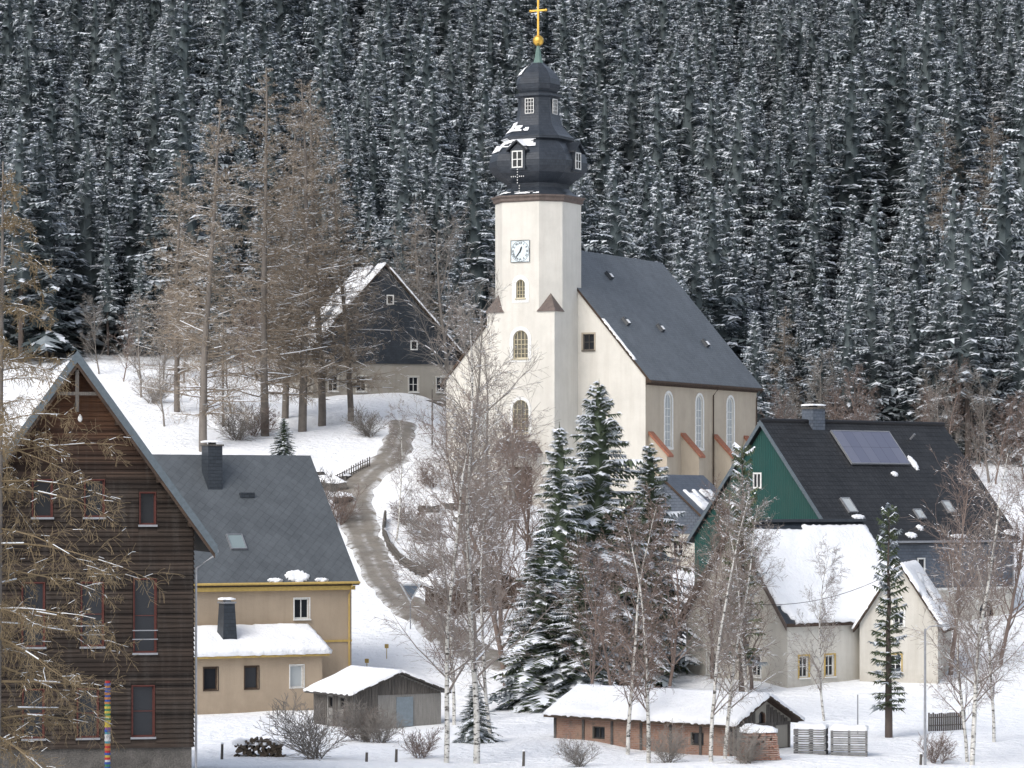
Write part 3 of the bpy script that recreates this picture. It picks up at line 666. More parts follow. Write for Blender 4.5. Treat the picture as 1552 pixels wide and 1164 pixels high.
rb=MB(); chevron(rb,7.1,zr,slope,-.4,8.8,.22,0,1); part('roof',rb,[M_slatedark,M_brown],sg_.root)
snowslab('roof_snow',sg_.root,(-7.1,-.45,zr-7.1*slope),(0,9.2,0),(7.1,0,7.1*slope),.28,20,20,nmask(.33,5,4,4))
snowslab('verge_snow',sg_.root,(0,-.45,zr),(0,.3,0),(7.1,0,-7.1*slope),.14,2,40,lambda u,v:v>.05)
fb=MB(); fb.box(-5.9,5.9,-1.2,-1.1,-1.5,.45); part('plank_skirt',fb,M_greywood,sg_.root)
# ------------------------------------------------------------------ GREEN HOUSE
gh=House('green_gable_house',(15.7,205,3.1),-50,label='large house with dark green sheet-metal gable and black tiled roof',category='house')
W=12.4;slope=1.123;hw=6.7;rise=6.2*slope;zr=hw+rise+.25;Lg=16
for u in (7.4,10.6,13.9): gh.window(FR(6.26,u,4.45,RAD(90)),.7,.95,False,bars=(0,0),cut=False,fw=.09,sill=False)
gh.window(FR(6.2,13.6,.2,RAD(90)),1.5,2.4,True,frame=M_brown,bars=(0,0),sill=False,depth=.3)
for u in (8.0,10.6): gh.window(FR(6.2,u,.9,RAD(90)),.9,1.2,False,bars=(1,1))
mb=MB(); mb.prism(gable_poly(W,hw,rise,-2),0,Lg); gh.body(mb,[M_white])
gp=MB(); gp.prism([(-6.25,3.0),(6.25,3.0),(6.25,6.6),(0,hw+rise-.1),(-6.25,6.6)],-.1,-.004); part('green_gable',gp,M_green,gh.root)
sp=MB(); sp.box(6.204,6.25,-.05,Lg+.05,3.5,6.6); part('slate_band',sp,M_slateblue,gh.root)
tb=MB(); tb.box(6.204,6.4,-.05,Lg+.05,3.36,3.495); part('ledge',tb,M_frame,gh.root)
gh.window(FR(-.5,-.11,9.7,0),.75,1.0,False,bars=(1,0),cut=False,fw=.1,sill=False)
rb=MB(); chevron(rb,6.6,zr,slope,-.35,Lg+.3,.25,0,1); part('roof',rb,[M_tile,M_black],gh.root)
vb=MB()
for s in (-1,1):
    pts=[(0,zr+.05),(s*6.65,zr+.05-6.65*slope),(s*6.65,zr-.3-6.65*slope),(0,zr-.3)]
    if s<0: pts=pts[::-1]
    vb.prism(pts,-.42,-.36)
part('barge_board',vb,M_verge,gh.root)
rt=MB(); rt.tube([(0,-.4,zr+.02),(0,Lg+.3,zr+.02)],.14,8); part('ridge_tiles',rt,M_black,gh.root)
M=roof_frame(1.5,7.8,zr,slope); so=MB(); so.box(-2.6,2.6,-1.35,1.35,.06,.16); o=part('solar_collector',so,M_solar,gh.root); o.matrix_local=M
sf=MB()
for bx in ((-2.66,2.66,-1.42,-1.351),(-2.66,2.66,1.351,1.42),(-2.66,-2.601,-1.35,1.35),(2.601,2.66,-1.35,1.35)): sf.box(*bx,.05,.18)
part('frame',sf,M_metal,o)
chimney(gh,0,4.3,zr-.8,zr+.8,.95,1.1,M_slateblue,M_stone)
skylight(gh,4.7,2.6,zr,slope,.8,1.2,M_pale); skylight(gh,4.8,11.5,zr,slope,.7,1.0,M_pale); skylight(gh,5.2,8.4,zr,slope,.7,.8,M_pale)
for x,u in ((.9,12.2),(3.4,14.5)):
    hc=MB(); M=roof_frame(x,u,zr,slope); hc.tube([M@Vector((0,0,0)),M@Vector((0,0,.5))],.07,8); part('vent_pipe',hc,M_metal,gh.root)
for i,(x,u,l,w) in enumerate(((2.9,8.3,.5,.25),(2.2,10.7,.5,.8),(5.3,2.3,1.0,.25),(6.3,6,.9,.3),(6.2,15.2,1,.3),(5.9,7.4,.5,.3),(6.4,10,1.4,.2))):
    snowslab('roof_snow_patch',gh.root,(x+w*.6,u,zr-(x+w*.6)*slope),(0,l,0),(-w,0,w*slope),.12,8,8,ELL)
gutter(gh,6.68,zr-6.6*slope-.1,-.3,Lg+.3,M_metal,[(15.9,6.35)])
wg=House('snow_roofed_house',(12.9,190,1.4),-50,label='cream house with thickly snow-covered steep roof and yellow window frames',category='house')
W=8.4;slope=1.27;hw=3.85;rise=4.2*slope;zr=hw+rise+.22;Lk=10.4
for u in (1.3,3.4,8.6): wg.window(FR(4.2,u,.6,RAD(90)),.75,1.2,False,frame=M_frame,bars=(1,1),surround=M_yel,sw=.1)
for x in (-2,1.6): wg.window(FR(x,0,.6,0),.8,1.2,False,bars=(1,1),surround=M_surround,sw=.1)
for x in (-1.2,1.0): wg.window(FR(x,0,4.0,0),.7,1.0,False,bars=(1,0),surround=M_surround,sw=.1)
mb=MB(); mb.prism(gable_poly(W,hw,rise,-2),0,Lk); wg.body(mb,[M_white])
rb=MB(); chevron(rb,4.5,zr,slope,-.4,Lk+.1,.2,0,1); part('roof',rb,[M_slatedark,M_brown],wg.root)
vb=MB()
for s in (-1,1):
    pts=[(0,zr+.02),(s*4.55,zr+.02-4.55*slope),(s*4.55,zr-.32-4.55*slope),(0,zr-.32)]
    if s<0: pts=pts[::-1]
    vb.prism(pts,-.47,-.405)
part('barge_board',vb,M_capbrown,wg.root)
snowslab('roof_snow',wg.root,(4.5,-.35,zr-4.5*slope),(0,Lk+.4,0),(-4.3,0,4.3*slope),.18,44,28,lambda a,b: not (b<.2-a*3) and not (b>.95 and a<.5))
snowslab('roof_snow',wg.root,(-4.5,-.35,zr-4.5*slope),(0,Lk+.4,0),(4.1,0,4.1*slope),.2,26,18,nmask(.2,8,4,3))
rt=MB(); rt.box(-.25,.25,-.45,Lk+.15,zr-.02,zr+.16); part('ridge_board',rt,M_slatedark,wg.root)
cg=House('gabled_annex',(xb(1362,189.3),189.3,1.3),-14,label='narrow pale gabled annex with steep snow-edged roof',category='house')
W=4.5;slope=1.52;zr=7.3;hw=zr-.2-2.25*slope;rise=2.25*slope
cg.window(FR(-.2,0,.8,0),.7,1.1,bars=(1,1),surround=M_yel,sw=.08); cg.window(FR(0,0,3.6,0),.6,.8,bars=(1,0),surround=M_surround,sw=.08)
mb=MB(); mb.prism(gable_poly(W,hw,rise,-2),0,7); cg.body(mb,[M_white])
rb=MB(); chevron(rb,2.6,zr,slope,-.3,7,.18,0,1); part('roof',rb,[M_slatedark,M_brown],cg.root)
snowslab('roof_snow',cg.root,(2.6,-.28,zr-2.6*slope),(0,7,0),(-2.5,0,2.5*slope),.2,20,16,nmask(.2,5)); snowslab('roof_snow',cg.root,(-2.6,-.28,zr-2.6*slope),(0,6,0),(2.5,0,2.5*slope),.18,20,16,nmask(.25,6))
dg_=House('dark_slate_cottage',(xb(1002,226),226,7.4),-24,label='small cottage with dark slate gable below the church',category='cottage')
dg_.window(FR(1.2,0,.8,0),.8,1.1); dg_.window(FR(-1.2,0,.8,0),.8,1.1); mb=MB(); mb.prism(gable_poly(6.6,3.2,3.0,-2),0,8); dg_.body(mb,[M_white])
gp=MB(); gp.prism([(-3.33,2.4),(3.33,2.4),(3.33,3.15),(0,6.15),(-3.33,3.15)],-.1,-.004); part('slate_gable',gp,M_slateblue,dg_.root)
rb=MB(); chevron(rb,3.7,6.45,.91,-.3,8.2,.2,0,1); part('roof',rb,[M_slateblue,M_brown],dg_.root); snowslab('roof_snow',dg_.root,(-3.7,-.2,6.45-3.7*.91),(0,8,0),(3.5,0,3.5*.91),.2,16,10); snowslab('roof_snow',dg_.root,(3.7,1,6.45-3.7*.91),(0,7,0),(-2.5,0,2.5*.91),.2,16,10,nmask(.5,3))
# ------------------------------------------------------------------ small sheds
cs=House('wooden_shed',(-5.95,172,.75),33,label='grey weathered timber shed with snowy gable roof',category='shed')
W=5.3;slope=.37;hw=1.3;rise=W/2*slope;zr=hw+rise+.12
cs.window(FR(-2.65,1.2,.45,RAD(-90)),.6,.6,bars=(0,0),frame=M_dark,sill=False); cs.window(FR(-2.65,2.4,.45,RAD(-90)),.6,.6,bars=(0,0),frame=M_dark,sill=False)
mb=MB(); mb.prism(gable_poly(W,hw,rise,-.6),0,4.2); cs.body(mb,[M_shedwall])
bd=MB()
for i in range(26):
    x=-2.6+i*.2
    zt=hw+rise-abs(x+.1)*slope-.08; bd.box(x,x+.17,-.03,-.003,hw-.12,max(hw-.1,zt))
    if i<7: bd.box(x,x+.17,-.03,-.003,-.5,hw-.123)
for i in range(21): 
    if i in (5,6,7,11,12,13): continue
    bd.box(-2.68,-2.653,.0+i*.2,.17+i*.2,-.5,hw-.1)
part('boarding',bd,M_greywood,cs.root)
dd=MB(); dd.box(-.1,.9,-.05,-.003,-.5,1.05); part('door',dd,plainm('blue_grey_door',(.20,.24,.27),.6),cs.root)
rb=MB(); chevron(rb,3.05,zr,slope,-.4,4.5,.11,0,1); part('roof',rb,[M_slatedark,M_dark],cs.root)
snowslab('roof_snow',cs.root,(-3.05,-.4,zr-3.05*slope),(0,4.9,0),(3.05,0,3.05*slope),.2,22,12); snowslab('roof_snow',cs.root,(3.05,-.4,zr-3.05*slope),(0,4.9,0),(-3.05,0,3.05*slope),.16,22,12)
ga=House('brick_garage_row',(11.8,155.6,-.7),47,label='low worn red-brown brick garage building with snow-covered roof',category='garage')
W=4.3;slope=.5;hw=2.35;rise=W/2*slope;zr=hw+rise+.14;Lq=11.3
for u in (2.2,8.4): ga.window(FR(-2.15,u,1.2,RAD(-90)),.8,.6,bars=(1,0),frame=M_dark,sill=False)
ga.window(FR(0,0,2.1,0),.5,.7,True,bars=(0,0),frame=M_brown,sill=False)
mb=MB(); mb.prism(gable_poly(W,hw,rise,-.8),0,Lq); ga.body(mb,[M_grey,M_redpl],sidemat=1)
for i in range(7):
    pc=MB(); u=.05+i*1.85; pc.box(-2.2,-2.153,u,u+.14,-.6,hw-.15); part('pillar',pc,M_stone,ga.root)
pc=MB(); pc.box(-2.22,-2.154,0,Lq,hw-.148,hw-.06); part('concrete_beam',pc,M_stone,ga.root)
tm=MB()
for x in (-2.0,-1.0,.9,2.0): tm.box(x-.07,x+.07,-.04,-.003,-.6,hw-.26)
tm.box(-2.1,2.1,-.05,-.003,hw-.25,hw-.101) ; tm.box(-2.1,2.1,-.045,-.041,.9,1.02)
for i in range(14):
    x=-1.75+i*.27; 
    if abs(x)<.4: continue
    tm.box(x-.1,x+.12,-.035,-.003,hw-.10,hw+rise-max(abs(x-.1),abs(x+.12))*slope-.06)
part('timber_frame',tm,M_greywood,ga.root)
rb=MB(); chevron(rb,2.6,zr,slope,-.5,Lq+.3,.12,0,1); part('roof',rb,[M_slatedark,M_brown],ga.root)
snowslab('roof_snow',ga.root,(-2.6,-.5,zr-2.6*slope),(0,Lq+.8,0),(2.6,0,2.6*slope),.22,60,14,None,3); snowslab('roof_snow',ga.root,(2.6,-.5,zr-2.6*slope),(0,Lq+.8,0),(-2.6,0,2.6*slope),.2,60,14,None,4)
ms=House('hillside_shed',(xb(735,212),212,4.6),28,label='small brown shed with snowy lean roof beside the road',category='shed')
ms.window(FR(0,0,.8,0),.7,.7); mb=MB(); mb.prism(gable_poly(4.6,2.0,1.3,-2),0,4); ms.body(mb,[M_brown]); rb=MB(); chevron(rb,2.8,3.55,.565,-.4,4.3,.15,0,1); part('roof',rb,[M_slatedark,M_brown],ms.root)
snowslab('roof_snow',ms.root,(-2.8,-.4,3.55-2.8*.565),(0,4.7,0),(2.8,0,2.8*.565),.25,14,10); snowslab('roof_snow',ms.root,(2.8,-.4,3.55-2.8*.565),(0,4.7,0),(-2.8,0,2.8*.565),.22,14,10,nmask(.4,4))
# ------------------------------------------------------------------ trees
def spruce_geo(seed,Ht,Rm,step,nb,st,snow,z0=.06,pw=.8,droop=.4,core=True,wf=1.0,uplift=0.0,lift=.1,frosted=.35,sidesnow=None,q0=.5,q1=.95):
    rnd=random.Random(seed); V=[];T=[];MI=[]
    def tri(a,b,c,m):
        n=len(V); V.extend((a,b,c)); T.append((n,n+1,n+2)); MI.append(m)
    z=Ht*z0; ecc=[rnd.uniform(.8,1.15) for _ in range(8)]
    while z<Ht*.99:
        t=z/Ht; L0=Rm*(1-t)**pw*(1 if t>.15 else .75+1.6*t)+.10
        n=max(4,int(nb*(.5+.5*(1-t)))); a0=rnd.random()*6.28
        lv=rnd.uniform(.82,1.13)
        for k in range(n):
            an=a0+k*6.283/n+rnd.uniform(-.35,.35); L1=L0*rnd.uniform(.6,1.2)*lv*ecc[int(an/.7854)%8]
            dx,dy=math.cos(an),math.sin(an); sx,sy=-dy,dx
            up=-.2+.55*t+uplift; dr=L1*(droop*(1-t*.6))*rnd.uniform(.7,1.3); zb=z+rnd.uniform(-.5,.5)*step
            sn=snow if sidesnow is None else min(1,max(0,snow-sidesnow*dx+.15*(.5-t)))
            w0=(.24+.17*L1)*rnd.uniform(.8,1.25)*wf; snowy=rnd.random()<sn
            pr=.92 if snowy else .15; fz=2 if rnd.random()<frosted else 0
            def C(s): return (dx*L1*s,dy*L1*s,zb+up*L1*s-dr*s*s+.14*L1*s**3)
            for i in range(st):
                s=(i+.2)/st+ .05; c=C(s);c2=C(min(1,s+1.1/st)); w=w0*(.45+1.1*s if s<.5 else 1.55-1.15*s+.05)
                for sd in (-1,1):
                    ww=w*rnd.uniform(.7,1.3); dz=-ww*rnd.uniform(.3,.9)
                    tip=(c[0]+dx*ww*.7+sx*ww*sd,c[1]+dy*ww*.7+sy*ww*sd,c[2]+dz)
                    tri(c,c2,tip,fz if s>.35 else 0)
                    if rnd.random()<pr and s>.2:
                        q=rnd.uniform(q0,q1)
                        tri((c[0]-dx*.05,c[1]-dy*.05,c[2]+lift),(c2[0],c2[1],c2[2]+lift),(c[0]+(tip[0]-c[0])*q,c[1]+(tip[1]-c[1])*q,c[2]+(tip[2]-c[2])*q*.75+lift*.9),1)
            c=C(.85); e=C(1.0); w=.12+.06*L1
            tip=(e[0]+dx*.25,e[1]+dy*.25,e[2]-.05)
            tri((c[0]+sx*w,c[1]+sy*w,c[2]),(c[0]-sx*w,c[1]-sy*w,c[2]),tip,fz)
            if snowy: tri((c[0]+sx*w*.8,c[1]+sy*w*.8,c[2]+lift),(c[0]-sx*w*.8,c[1]-sy*w*.8,c[2]+lift),(tip[0],tip[1],tip[2]+.03),1)
        z+=step*(1-.35*t)*rnd.uniform(.85,1.15)
    tri((-.08,0,Ht*.95),(.08,0,Ht*.95),(0,0,Ht*1.01),0); tri((0,-.08,Ht*.95),(0,.08,Ht*.95),(0,0,Ht*1.01),0)
    if core:  # inner cone added to keep gaps between the fronds dark
        nseg=7; base=len(V); K=8
        for j in range(K+1):
            t=z0+.04+(1-z0-.06)*j/K
            for i in range(nseg):
                r=Rm*.34*(1-t)**pw*rnd.uniform(.7,1.2)+.02; V.append((r*math.cos(i*.8976),r*math.sin(i*.8976),Ht*t))
        for j in range(K):
            for i in range(nseg):
                p,q=base+j*nseg+i,base+j*nseg+(i+1)%nseg; T.append((p,q,q+nseg));MI.append(0);T.append((p,q+nseg,p+nseg));MI.append(0)
    return V,T,MI
def trunk_geo(Ht,r,n=7,lean=0,seed=0):
    rnd=random.Random(seed); segs=[]
    p=(0,0,-1.0);K=10
    for i in range(K):
        t=(i+1)/K; q=(lean*t*Ht+rnd.uniform(-.02,.02)*Ht*.15,rnd.uniform(-.02,.02)*Ht*.15,Ht*t*.97); segs.append((*p,*q,r*(1-i/K)+.02,r*(1-(i+1)/K)+.02)); p=q
    return tubes_np(segs,n)
forestvars=[]
specs=[(16,3.6,.52,.85),(18,3.8,.55,.7),(14,3.3,.50,.95),(19,3.5,.58,.6),(13,3.2,.48,.9),(16,4.0,.52,.8),(17,3.3,.55,.5)]
vcol=bpy.data.collections.new('spruce_variants')
for i,(h,r,stp,sn) in enumerate(specs):
    V,T,MI=spruce_geo(100+i,h,r,stp,9,5,sn,z0=.10 if i!=3 else .28,wf=1.0,lift=.11,pw=.88,frosted=.35+.4*sn,q0=.4,q1=.85)
    tv,tf=trunk_geo(h,.2,6,0,i)
    crown=npmesh('crown',[(V,T,MI)],[M_needle,M_ffrost,M_frosted]); trunk=npmesh('trunk',[(tv,tf,0)],[M_bark])
    full=npmesh('spruce_full',[(V,T,MI),(tv,tf,3)],[M_needle,M_ffrost,M_frosted,M_bark])
    vo=bpy.data.objects.new('spruce_variant',full); vcol.objects.link(vo)
    forestvars.append((crown,trunk))
def tree(name,x,y,crown,trunk,sc,rz,label,cat,group=None,z=None,tilt=(0,0)):
    e=empty(name,(x,y,H(x,y)-.15 if z is None else z),rz,label=label,category=cat)
    if group: e['group']=group
    e.scale=(sc[0],sc[0],sc[1]) if isinstance(sc,tuple) else (sc,sc,sc)
    e.rotation_euler=(tilt[0],tilt[1],rz)
    for nm,me in (('trunk',trunk),('crown',crown)):
        link(bpy.data.objects.new(nm,me),e)
    return e
rnd=random.Random(77); pts=[]
y=284.0
def fedge(x): return 304-(16*sstep(8,22,x))
while y<600:
    sp=3.8+(y-284)*.0042
    x=-.215*y-16
    while x<.215*y+16:
        px=x+rnd.uniform(-.5,.5)*sp; py=y+rnd.uniform(-.5,.5)*sp
        x+=sp*rnd.uniform(.75,1.25)
        if py<fedge(px)+4*noise.noise(Vector((px*.1,0,0))): continue
        if noise.noise(Vector((px*.05,py*.05,9)))<-.5: continue
        pts.append((px,py))
    y+=sp*.95
pts.sort(key=lambda p:p[1])
inview=[p for p in pts if abs(p[0])<.162*p[1]]
near=set(inview[:300])
rest=[p for p in pts if p not in near]
def vpick(x,y):
    r=rnd.random(); side=sstep(-.12,.14,x/y)
    if r<.5: return rnd.choice([1,3,6]) if rnd.random()>side*.75 else rnd.choice([0,2,4,5])
    return rnd.randrange(7)
def fscale(x,y):
    s=rnd.uniform(.5,1.15) if rnd.random()<.75 else rnd.uniform(1.1,1.45)
    return s*(1+.3*noise.noise(Vector((x*.05,y*.05,1))))
for p in sorted(near):
    v=vpick(*p); s=fscale(*p)*(.88 if p[0]<-5 else 1.0)
    tree('spruce_tree',p[0],p[1],forestvars[v][0],forestvars[v][1],(s*rnd.uniform(.9,1.2),s),rnd.random()*6.28,'snow-dusted dark spruce at the forest edge','tree','spruces along the forest edge',tilt=(rnd.uniform(-.03,.03),rnd.uniform(-.03,.03)))
fm=bpy.data.meshes.new('spruce_forest'); fm.from_pydata([(p[0],p[1],H(*p)-.2) for p in rest],[],[])
sv_=[];rv=[];iv_=[]
for p in rest:
    s=fscale(*p); q=rnd.uniform(.9,1.2); sv_+=[s*q,s*q,s]; rv+=[rnd.uniform(-.03,.03),rnd.uniform(-.03,.03),rnd.random()*6.28]; iv_.append(vpick(*p))
for nm,ty in (('tscale','FLOAT_VECTOR'),('trot','FLOAT_VECTOR'),('tvar','INT')): fm.attributes.new(nm,ty,'POINT')
fm.attributes['tscale'].data.foreach_set('vector',sv_); fm.attributes['trot'].data.foreach_set('vector',rv); fm.attributes['tvar'].data.foreach_set('value',iv_)
fo=link(bpy.data.objects.new('spruce_forest',fm),None,kind='stuff',label='dense snow-dusted spruce forest covering the hillside',category='forest')
ng=bpy.data.node_groups.new('scatter_spruces','GeometryNodeTree'); ng.interface.new_socket('Geometry',in_out='INPUT',socket_type='NodeSocketGeometry'); ng.interface.new_socket('Geometry',in_out='OUTPUT',socket_type='NodeSocketGeometry')
gi=ng.nodes.new('NodeGroupInput'); go=ng.nodes.new('NodeGroupOutput'); ip=ng.nodes.new('GeometryNodeInstanceOnPoints'); ci=ng.nodes.new('GeometryNodeCollectionInfo')
ci.inputs[0].default_value=vcol; ci.inputs[1].default_value=True; ci.inputs[2].default_value=True
def attr(nm,t):
    n=ng.nodes.new('GeometryNodeInputNamedAttribute'); n.data_type=t; n.inputs[0].default_value=nm
    return [s for s in n.outputs if s.enabled and s.name=='Attribute'][0]
ng.links.new(gi.outputs[0],ip.inputs['Points']); ng.links.new(ci.outputs[0],ip.inputs['Instance']); ip.inputs['Pick Instance'].default_value=True
ng.links.new(attr('tvar','INT'),ip.inputs['Instance Index']); ng.links.new(attr('trot','FLOAT_VECTOR'),ip.inputs['Rotation']); ng.links.new(attr('tscale','FLOAT_VECTOR'),ip.inputs['Scale'])
ng.links.new(ip.outputs[0],go.inputs[0]); md=fo.modifiers.new('scatter','NODES'); md.node_group=ng
# bare trees
def grow(rnd,out,p,d,Lb,r,lev,sp):
    n=sp['n'][lev]; sl=Lb/n; rc=r; tr=sp['trop'][lev]; wg_=sp['wig'][lev]
    nl=len(sp['n'])
    for i in range(n):
        d=Vector((d.x+rnd.gauss(0,wg_),d.y+rnd.gauss(0,wg_),d.z+rnd.gauss(0,wg_)*.7+tr)); d.normalize()
        r1=max(sp['rmin'],r*(1-(i+1)/n*.88)); q=p+d*sl
        out[lev].append((p.x,p.y,p.z,q.x,q.y,q.z,rc,r1))
        if lev+1<nl:
            c=sp['kids'][lev]/n; k=int(c)+(rnd.random()<c-int(c)); tm=(i+.5)/n
            if tm>sp['start'][lev]:
                for _ in range(k):
                    f=rnd.random(); tt=(i+f)/n; pos=p.lerp(q,f)
                    ang=RAD(sp['ang'][lev]+rnd.uniform(-14,14)); az=rnd.random()*6.283
                    ref=Vector((0,0,1)) if abs(d.z)<.9 else Vector((1,0,0)); u=d.cross(ref).normalized(); v=d.cross(u)
                    nd=(d*math.cos(ang)+(u*math.cos(az)+v*math.sin(az))*math.sin(ang))
                    ll=Lb*sp['lr'][lev]*sp['shape'](tt if lev==0 else tt*.6+.1,lev)*rnd.uniform(.6,1.2)
                    grow(rnd,out,pos,nd,ll,max(sp['rmin'],rc*sp['rr'][lev]),lev+1,sp)
        p=q;rc=r1
def bare(seed,Ht,r,sp,mats,sides=(7,4,3,3),snow=.2,lean=(0,0),sk=1.15,fs=.35):
    rnd=random.Random(seed); out=[[] for _ in sp['n']]
    grow(rnd,out,Vector((0,0,-.6)),Vector((lean[0],lean[1],1)).normalized(),Ht+.6,r,0,sp)
    tv,tf=tubes_np(out[0],sides[0]); trunk=npmesh('trunk',[(tv,tf,0)],[mats[0]],True)
    g=[]
    for l in range(1,len(out)):
        if out[l]:
            v,f=tubes_np(out[l],sides[min(l,3)]); g.append((v,f,1))
    sn=[]
    for l in range(1,len(out)):
        for s in out[l]:
            dz=abs(s[5]-s[2]); ln=math.dist(s[:3],s[3:6])
            if dz<.6*ln and rnd.random()<snow*(1 if l<3 else fs):
                rr=max(s[6],.010); sn.append((s[0],s[1],s[2]+rr*.8,s[3],s[4],s[5]+rr*.8,rr*sk,s[7]*sk))
    if sn: v,f=tubes_np(sn,4); g.append((v,f,2))
    crown=npmesh('crown',g,[mats[0],mats[1],M_frost]); return crown,trunk
birch=dict(n=[14,6,4,3],trop=[.02,.05,-.02,-.07],wig=[.045,.10,.14,.16],kids=[44,11,8],start=[.22,.1,.05],ang=[42,40,42],lr=[.30,.42,.5],rr=[.38,.5,.55],rmin=.0075,shape=lambda t,l:(1.15-t)**.6)
larch=dict(n=[16,5,3,2],trop=[.03,.015,-.02,-.18],wig=[.012,.07,.10,.15],kids=[150,10,7],start=[.12,.06,.05],ang=[82,55,60],lr=[.155,.36,.55],rr=[.24,.5,.6],rmin=.0085,shape=lambda t,l:(min(1,(1.03-t)*1.5)**.75 if l==0 else 1-t*.4))
decid=dict(n=[9,7,5,3],trop=[.03,.07,.04,.0],wig=[.07,.12,.15,.16],kids=[24,10,8],start=[.18,.15,.05],ang=[38,38,40],lr=[.46,.46,.5],rr=[.5,.5,.55],rmin=.0085,shape=lambda t,l:(1.15-t)**.5)
shrub=dict(n=[4,4,3],trop=[.05,.05,.02],wig=[.12,.14,.16],kids=[10,7],start=[.0,.1],ang=[35,38],lr=[.6,.5],rr=[.6,.6],rmin=.006,shape=lambda t,l:(1.2-t)**.5)
B=[bare(11,16,.15,birch,(M_birch,M_twig),snow=.2),bare(12,20,.17,birch,(M_birch,M_twig),snow=.2,lean=(.04,0)),bare(13,13,.12,birch,(M_birch,M_twig),snow=.2,lean=(-.04,0)),bare(14,12,.12,birch,(M_birch,M_redtwig),snow=.15)]
LA=[bare(21,28,.30,larch,(M_larchbark,M_larch),snow=.2),bare(22,27,.28,larch,(M_larchbark,M_larch),snow=.2),bare(24,27,.28,larch,(M_larchbark,M_larch),snow=.2)]
nl=dict(larch); nl['kids']=[125,15,14]; nl['lr']=[.225,.30,.42]; nl['trop']=[.01,-.07,-.10,-.22]; nl['rmin']=.0065; nl['rr']=[.24,.42,.6]; nl['n']=[16,6,4,2]; nl['ang']=[88,50,60]; nl['wig']=[.004,.06,.1,.15]
LN=bare(23,22,.22,nl,(M_larchbark,veg('near_larch_twigs',(.17,.13,.08),(.28,.22,.14))),snow=.30,sk=1.0,fs=.06)
D=[bare(31,15,.20,decid,(M_greytwig,M_greytwig),snow=.15),bare(32,14,.18,decid,(M_redtwig,M_redtwig),snow=.12),bare(33,9,.12,decid,(M_greytwig,M_greytwig),snow=.15),bare(34,9,.12,decid,(M_redtwig,M_redtwig),snow=.15)]
def shrubmesh(seed,h,mat):
    rnd=random.Random(seed); out=[[],[],[]]
    for i in range(12):
        a_=rnd.random()*6.28; grow(rnd,out,Vector((rnd.uniform(-.2,.2),rnd.uniform(-.2,.2),-.1)),Vector((math.cos(a_)*.6,math.sin(a_)*.6,1)).normalized(),h*rnd.uniform(.6,1.1),.016,0,shrub)
    g=[]
    for l in range(3): v,f=tubes_np(out[l],3); g.append((v,f,0))
    return npmesh('shrub',g,[mat,M_frost])
SH=[shrubmesh(41,1.6,M_greytwig),shrubmesh(42,1.5,M_redtwig)]
def place(name,px,Y,kind,hwant,hbase,label,cat,wf=1.0,rz=None,group=None):
    x=xb(px,Y); s=hwant/hbase
    return tree(name,x,Y,kind[0],kind[1],(s*wf,s),rz if rz is not None else rnd.random()*6.28,label,cat,group)
for px,Y,k,h in ((308,256,0,27.5),(402,262,1,29.5),(458,264,0,28.5),(488,268,2,28.5),(432,272,2,25),(268,275,1,22),(532,270,2,22)):
    place('larch_tree',px,Y,LA[k],h,28 if k==0 else 27,'tall bare brown larch standing above the snowy slope','tree',1.2,group='larches on the slope')
place('larch_tree',-8,113,LN,22,22,'bare larch with snow-laden lower branches beside wooden house','tree',1.0,1.0)
bl='bare birch with white trunk and fine snowy twigs'
for px,Y,k,h in ((676,150,0,15.5),(722,151,1,20.5),(985,151,3,11.5),(1078,150,2,12.5),(1098,152,0,12),(1250,172,2,9),(1472,150,0,14.5),(1466,153,3,10),(600,232,2,9.5),(950,156,3,12),(745,165,2,13),(690,172,3,11),(1135,172,3,11.5),(1508,160,3,10)):
    place('birch_tree',px,Y,B[k],h,(16,20,13,12)[k],bl,'tree',.95,group='birches in the gardens')
for px,Y,k,h,w in ((768,186,1,15,1.0),(800,190,1,13,1),(735,222,0,15,.9),(700,238,0,15.5,1.0),(690,282,0,16.5,1.1),(655,288,2,13,1.2),(760,205,3,12,1),(1440,192,1,12,1),(1515,196,3,11,1),(1385,220,2,8,1),(215,283,2,8,1),(250,268,2,7,1),(1140,186,1,11,.8),(1080,190,3,9,1),(930,170,1,9,1),(890,175,3,8,1),(350,275,2,7,1),(690,228,3,10,1),(1010,180,3,9,1),(780,232,2,9,1),(720,205,0,12,1),(815,215,1,11,1)):
    place('bare_tree',px,Y,D[k],h,(15,14,9,9)[k],'bare deciduous tree with tangled grey-brown twigs','tree',w)
r2=random.Random(5)
for i in range(26):
    px=r2.uniform(1150,1600); Y=r2.uniform(276,290); k=r2.choice((2,3,1)); h=r2.uniform(5,9)
    place('bare_tree',px,Y,D[k],h,(15,14,9,9)[k],'bare young tree at the edge of the forest','tree',1.0,group='young bare trees along the forest edge')
for i in range(10):
    px=r2.uniform(130,480); Y=r2.uniform(292,304); k=r2.choice((2,3)); h=r2.uniform(5,8)
    place('bare_tree',px,Y,D[k],h,9,'bare young tree at the edge of the forest','tree',1.0,group='young bare trees along the forest edge')
for px,Y,s in ((1440,330,20),(1490,345,22),(1425,350,20),(1180,300,13),(640,300,14)): place('larch_tree',px,Y,LA[0],s,28,'bare brown larch among dark spruces','tree',1.3)
def conifer(seed,Ht,Rm,snow,step=.36,nb=12,st=10,mat=None,lift=.09,**k):
    V,T,MI=spruce_geo(seed,Ht,Rm,step,nb,st,snow,lift=lift,frosted=.2,**k); tv,tf=trunk_geo(Ht,.2,8,0,seed)
    return npmesh('crown',[(V,T,MI)],[mat or M_needle2,M_frost,M_frosted]),npmesh('trunk',[(tv,tf,0)],[M_bark])
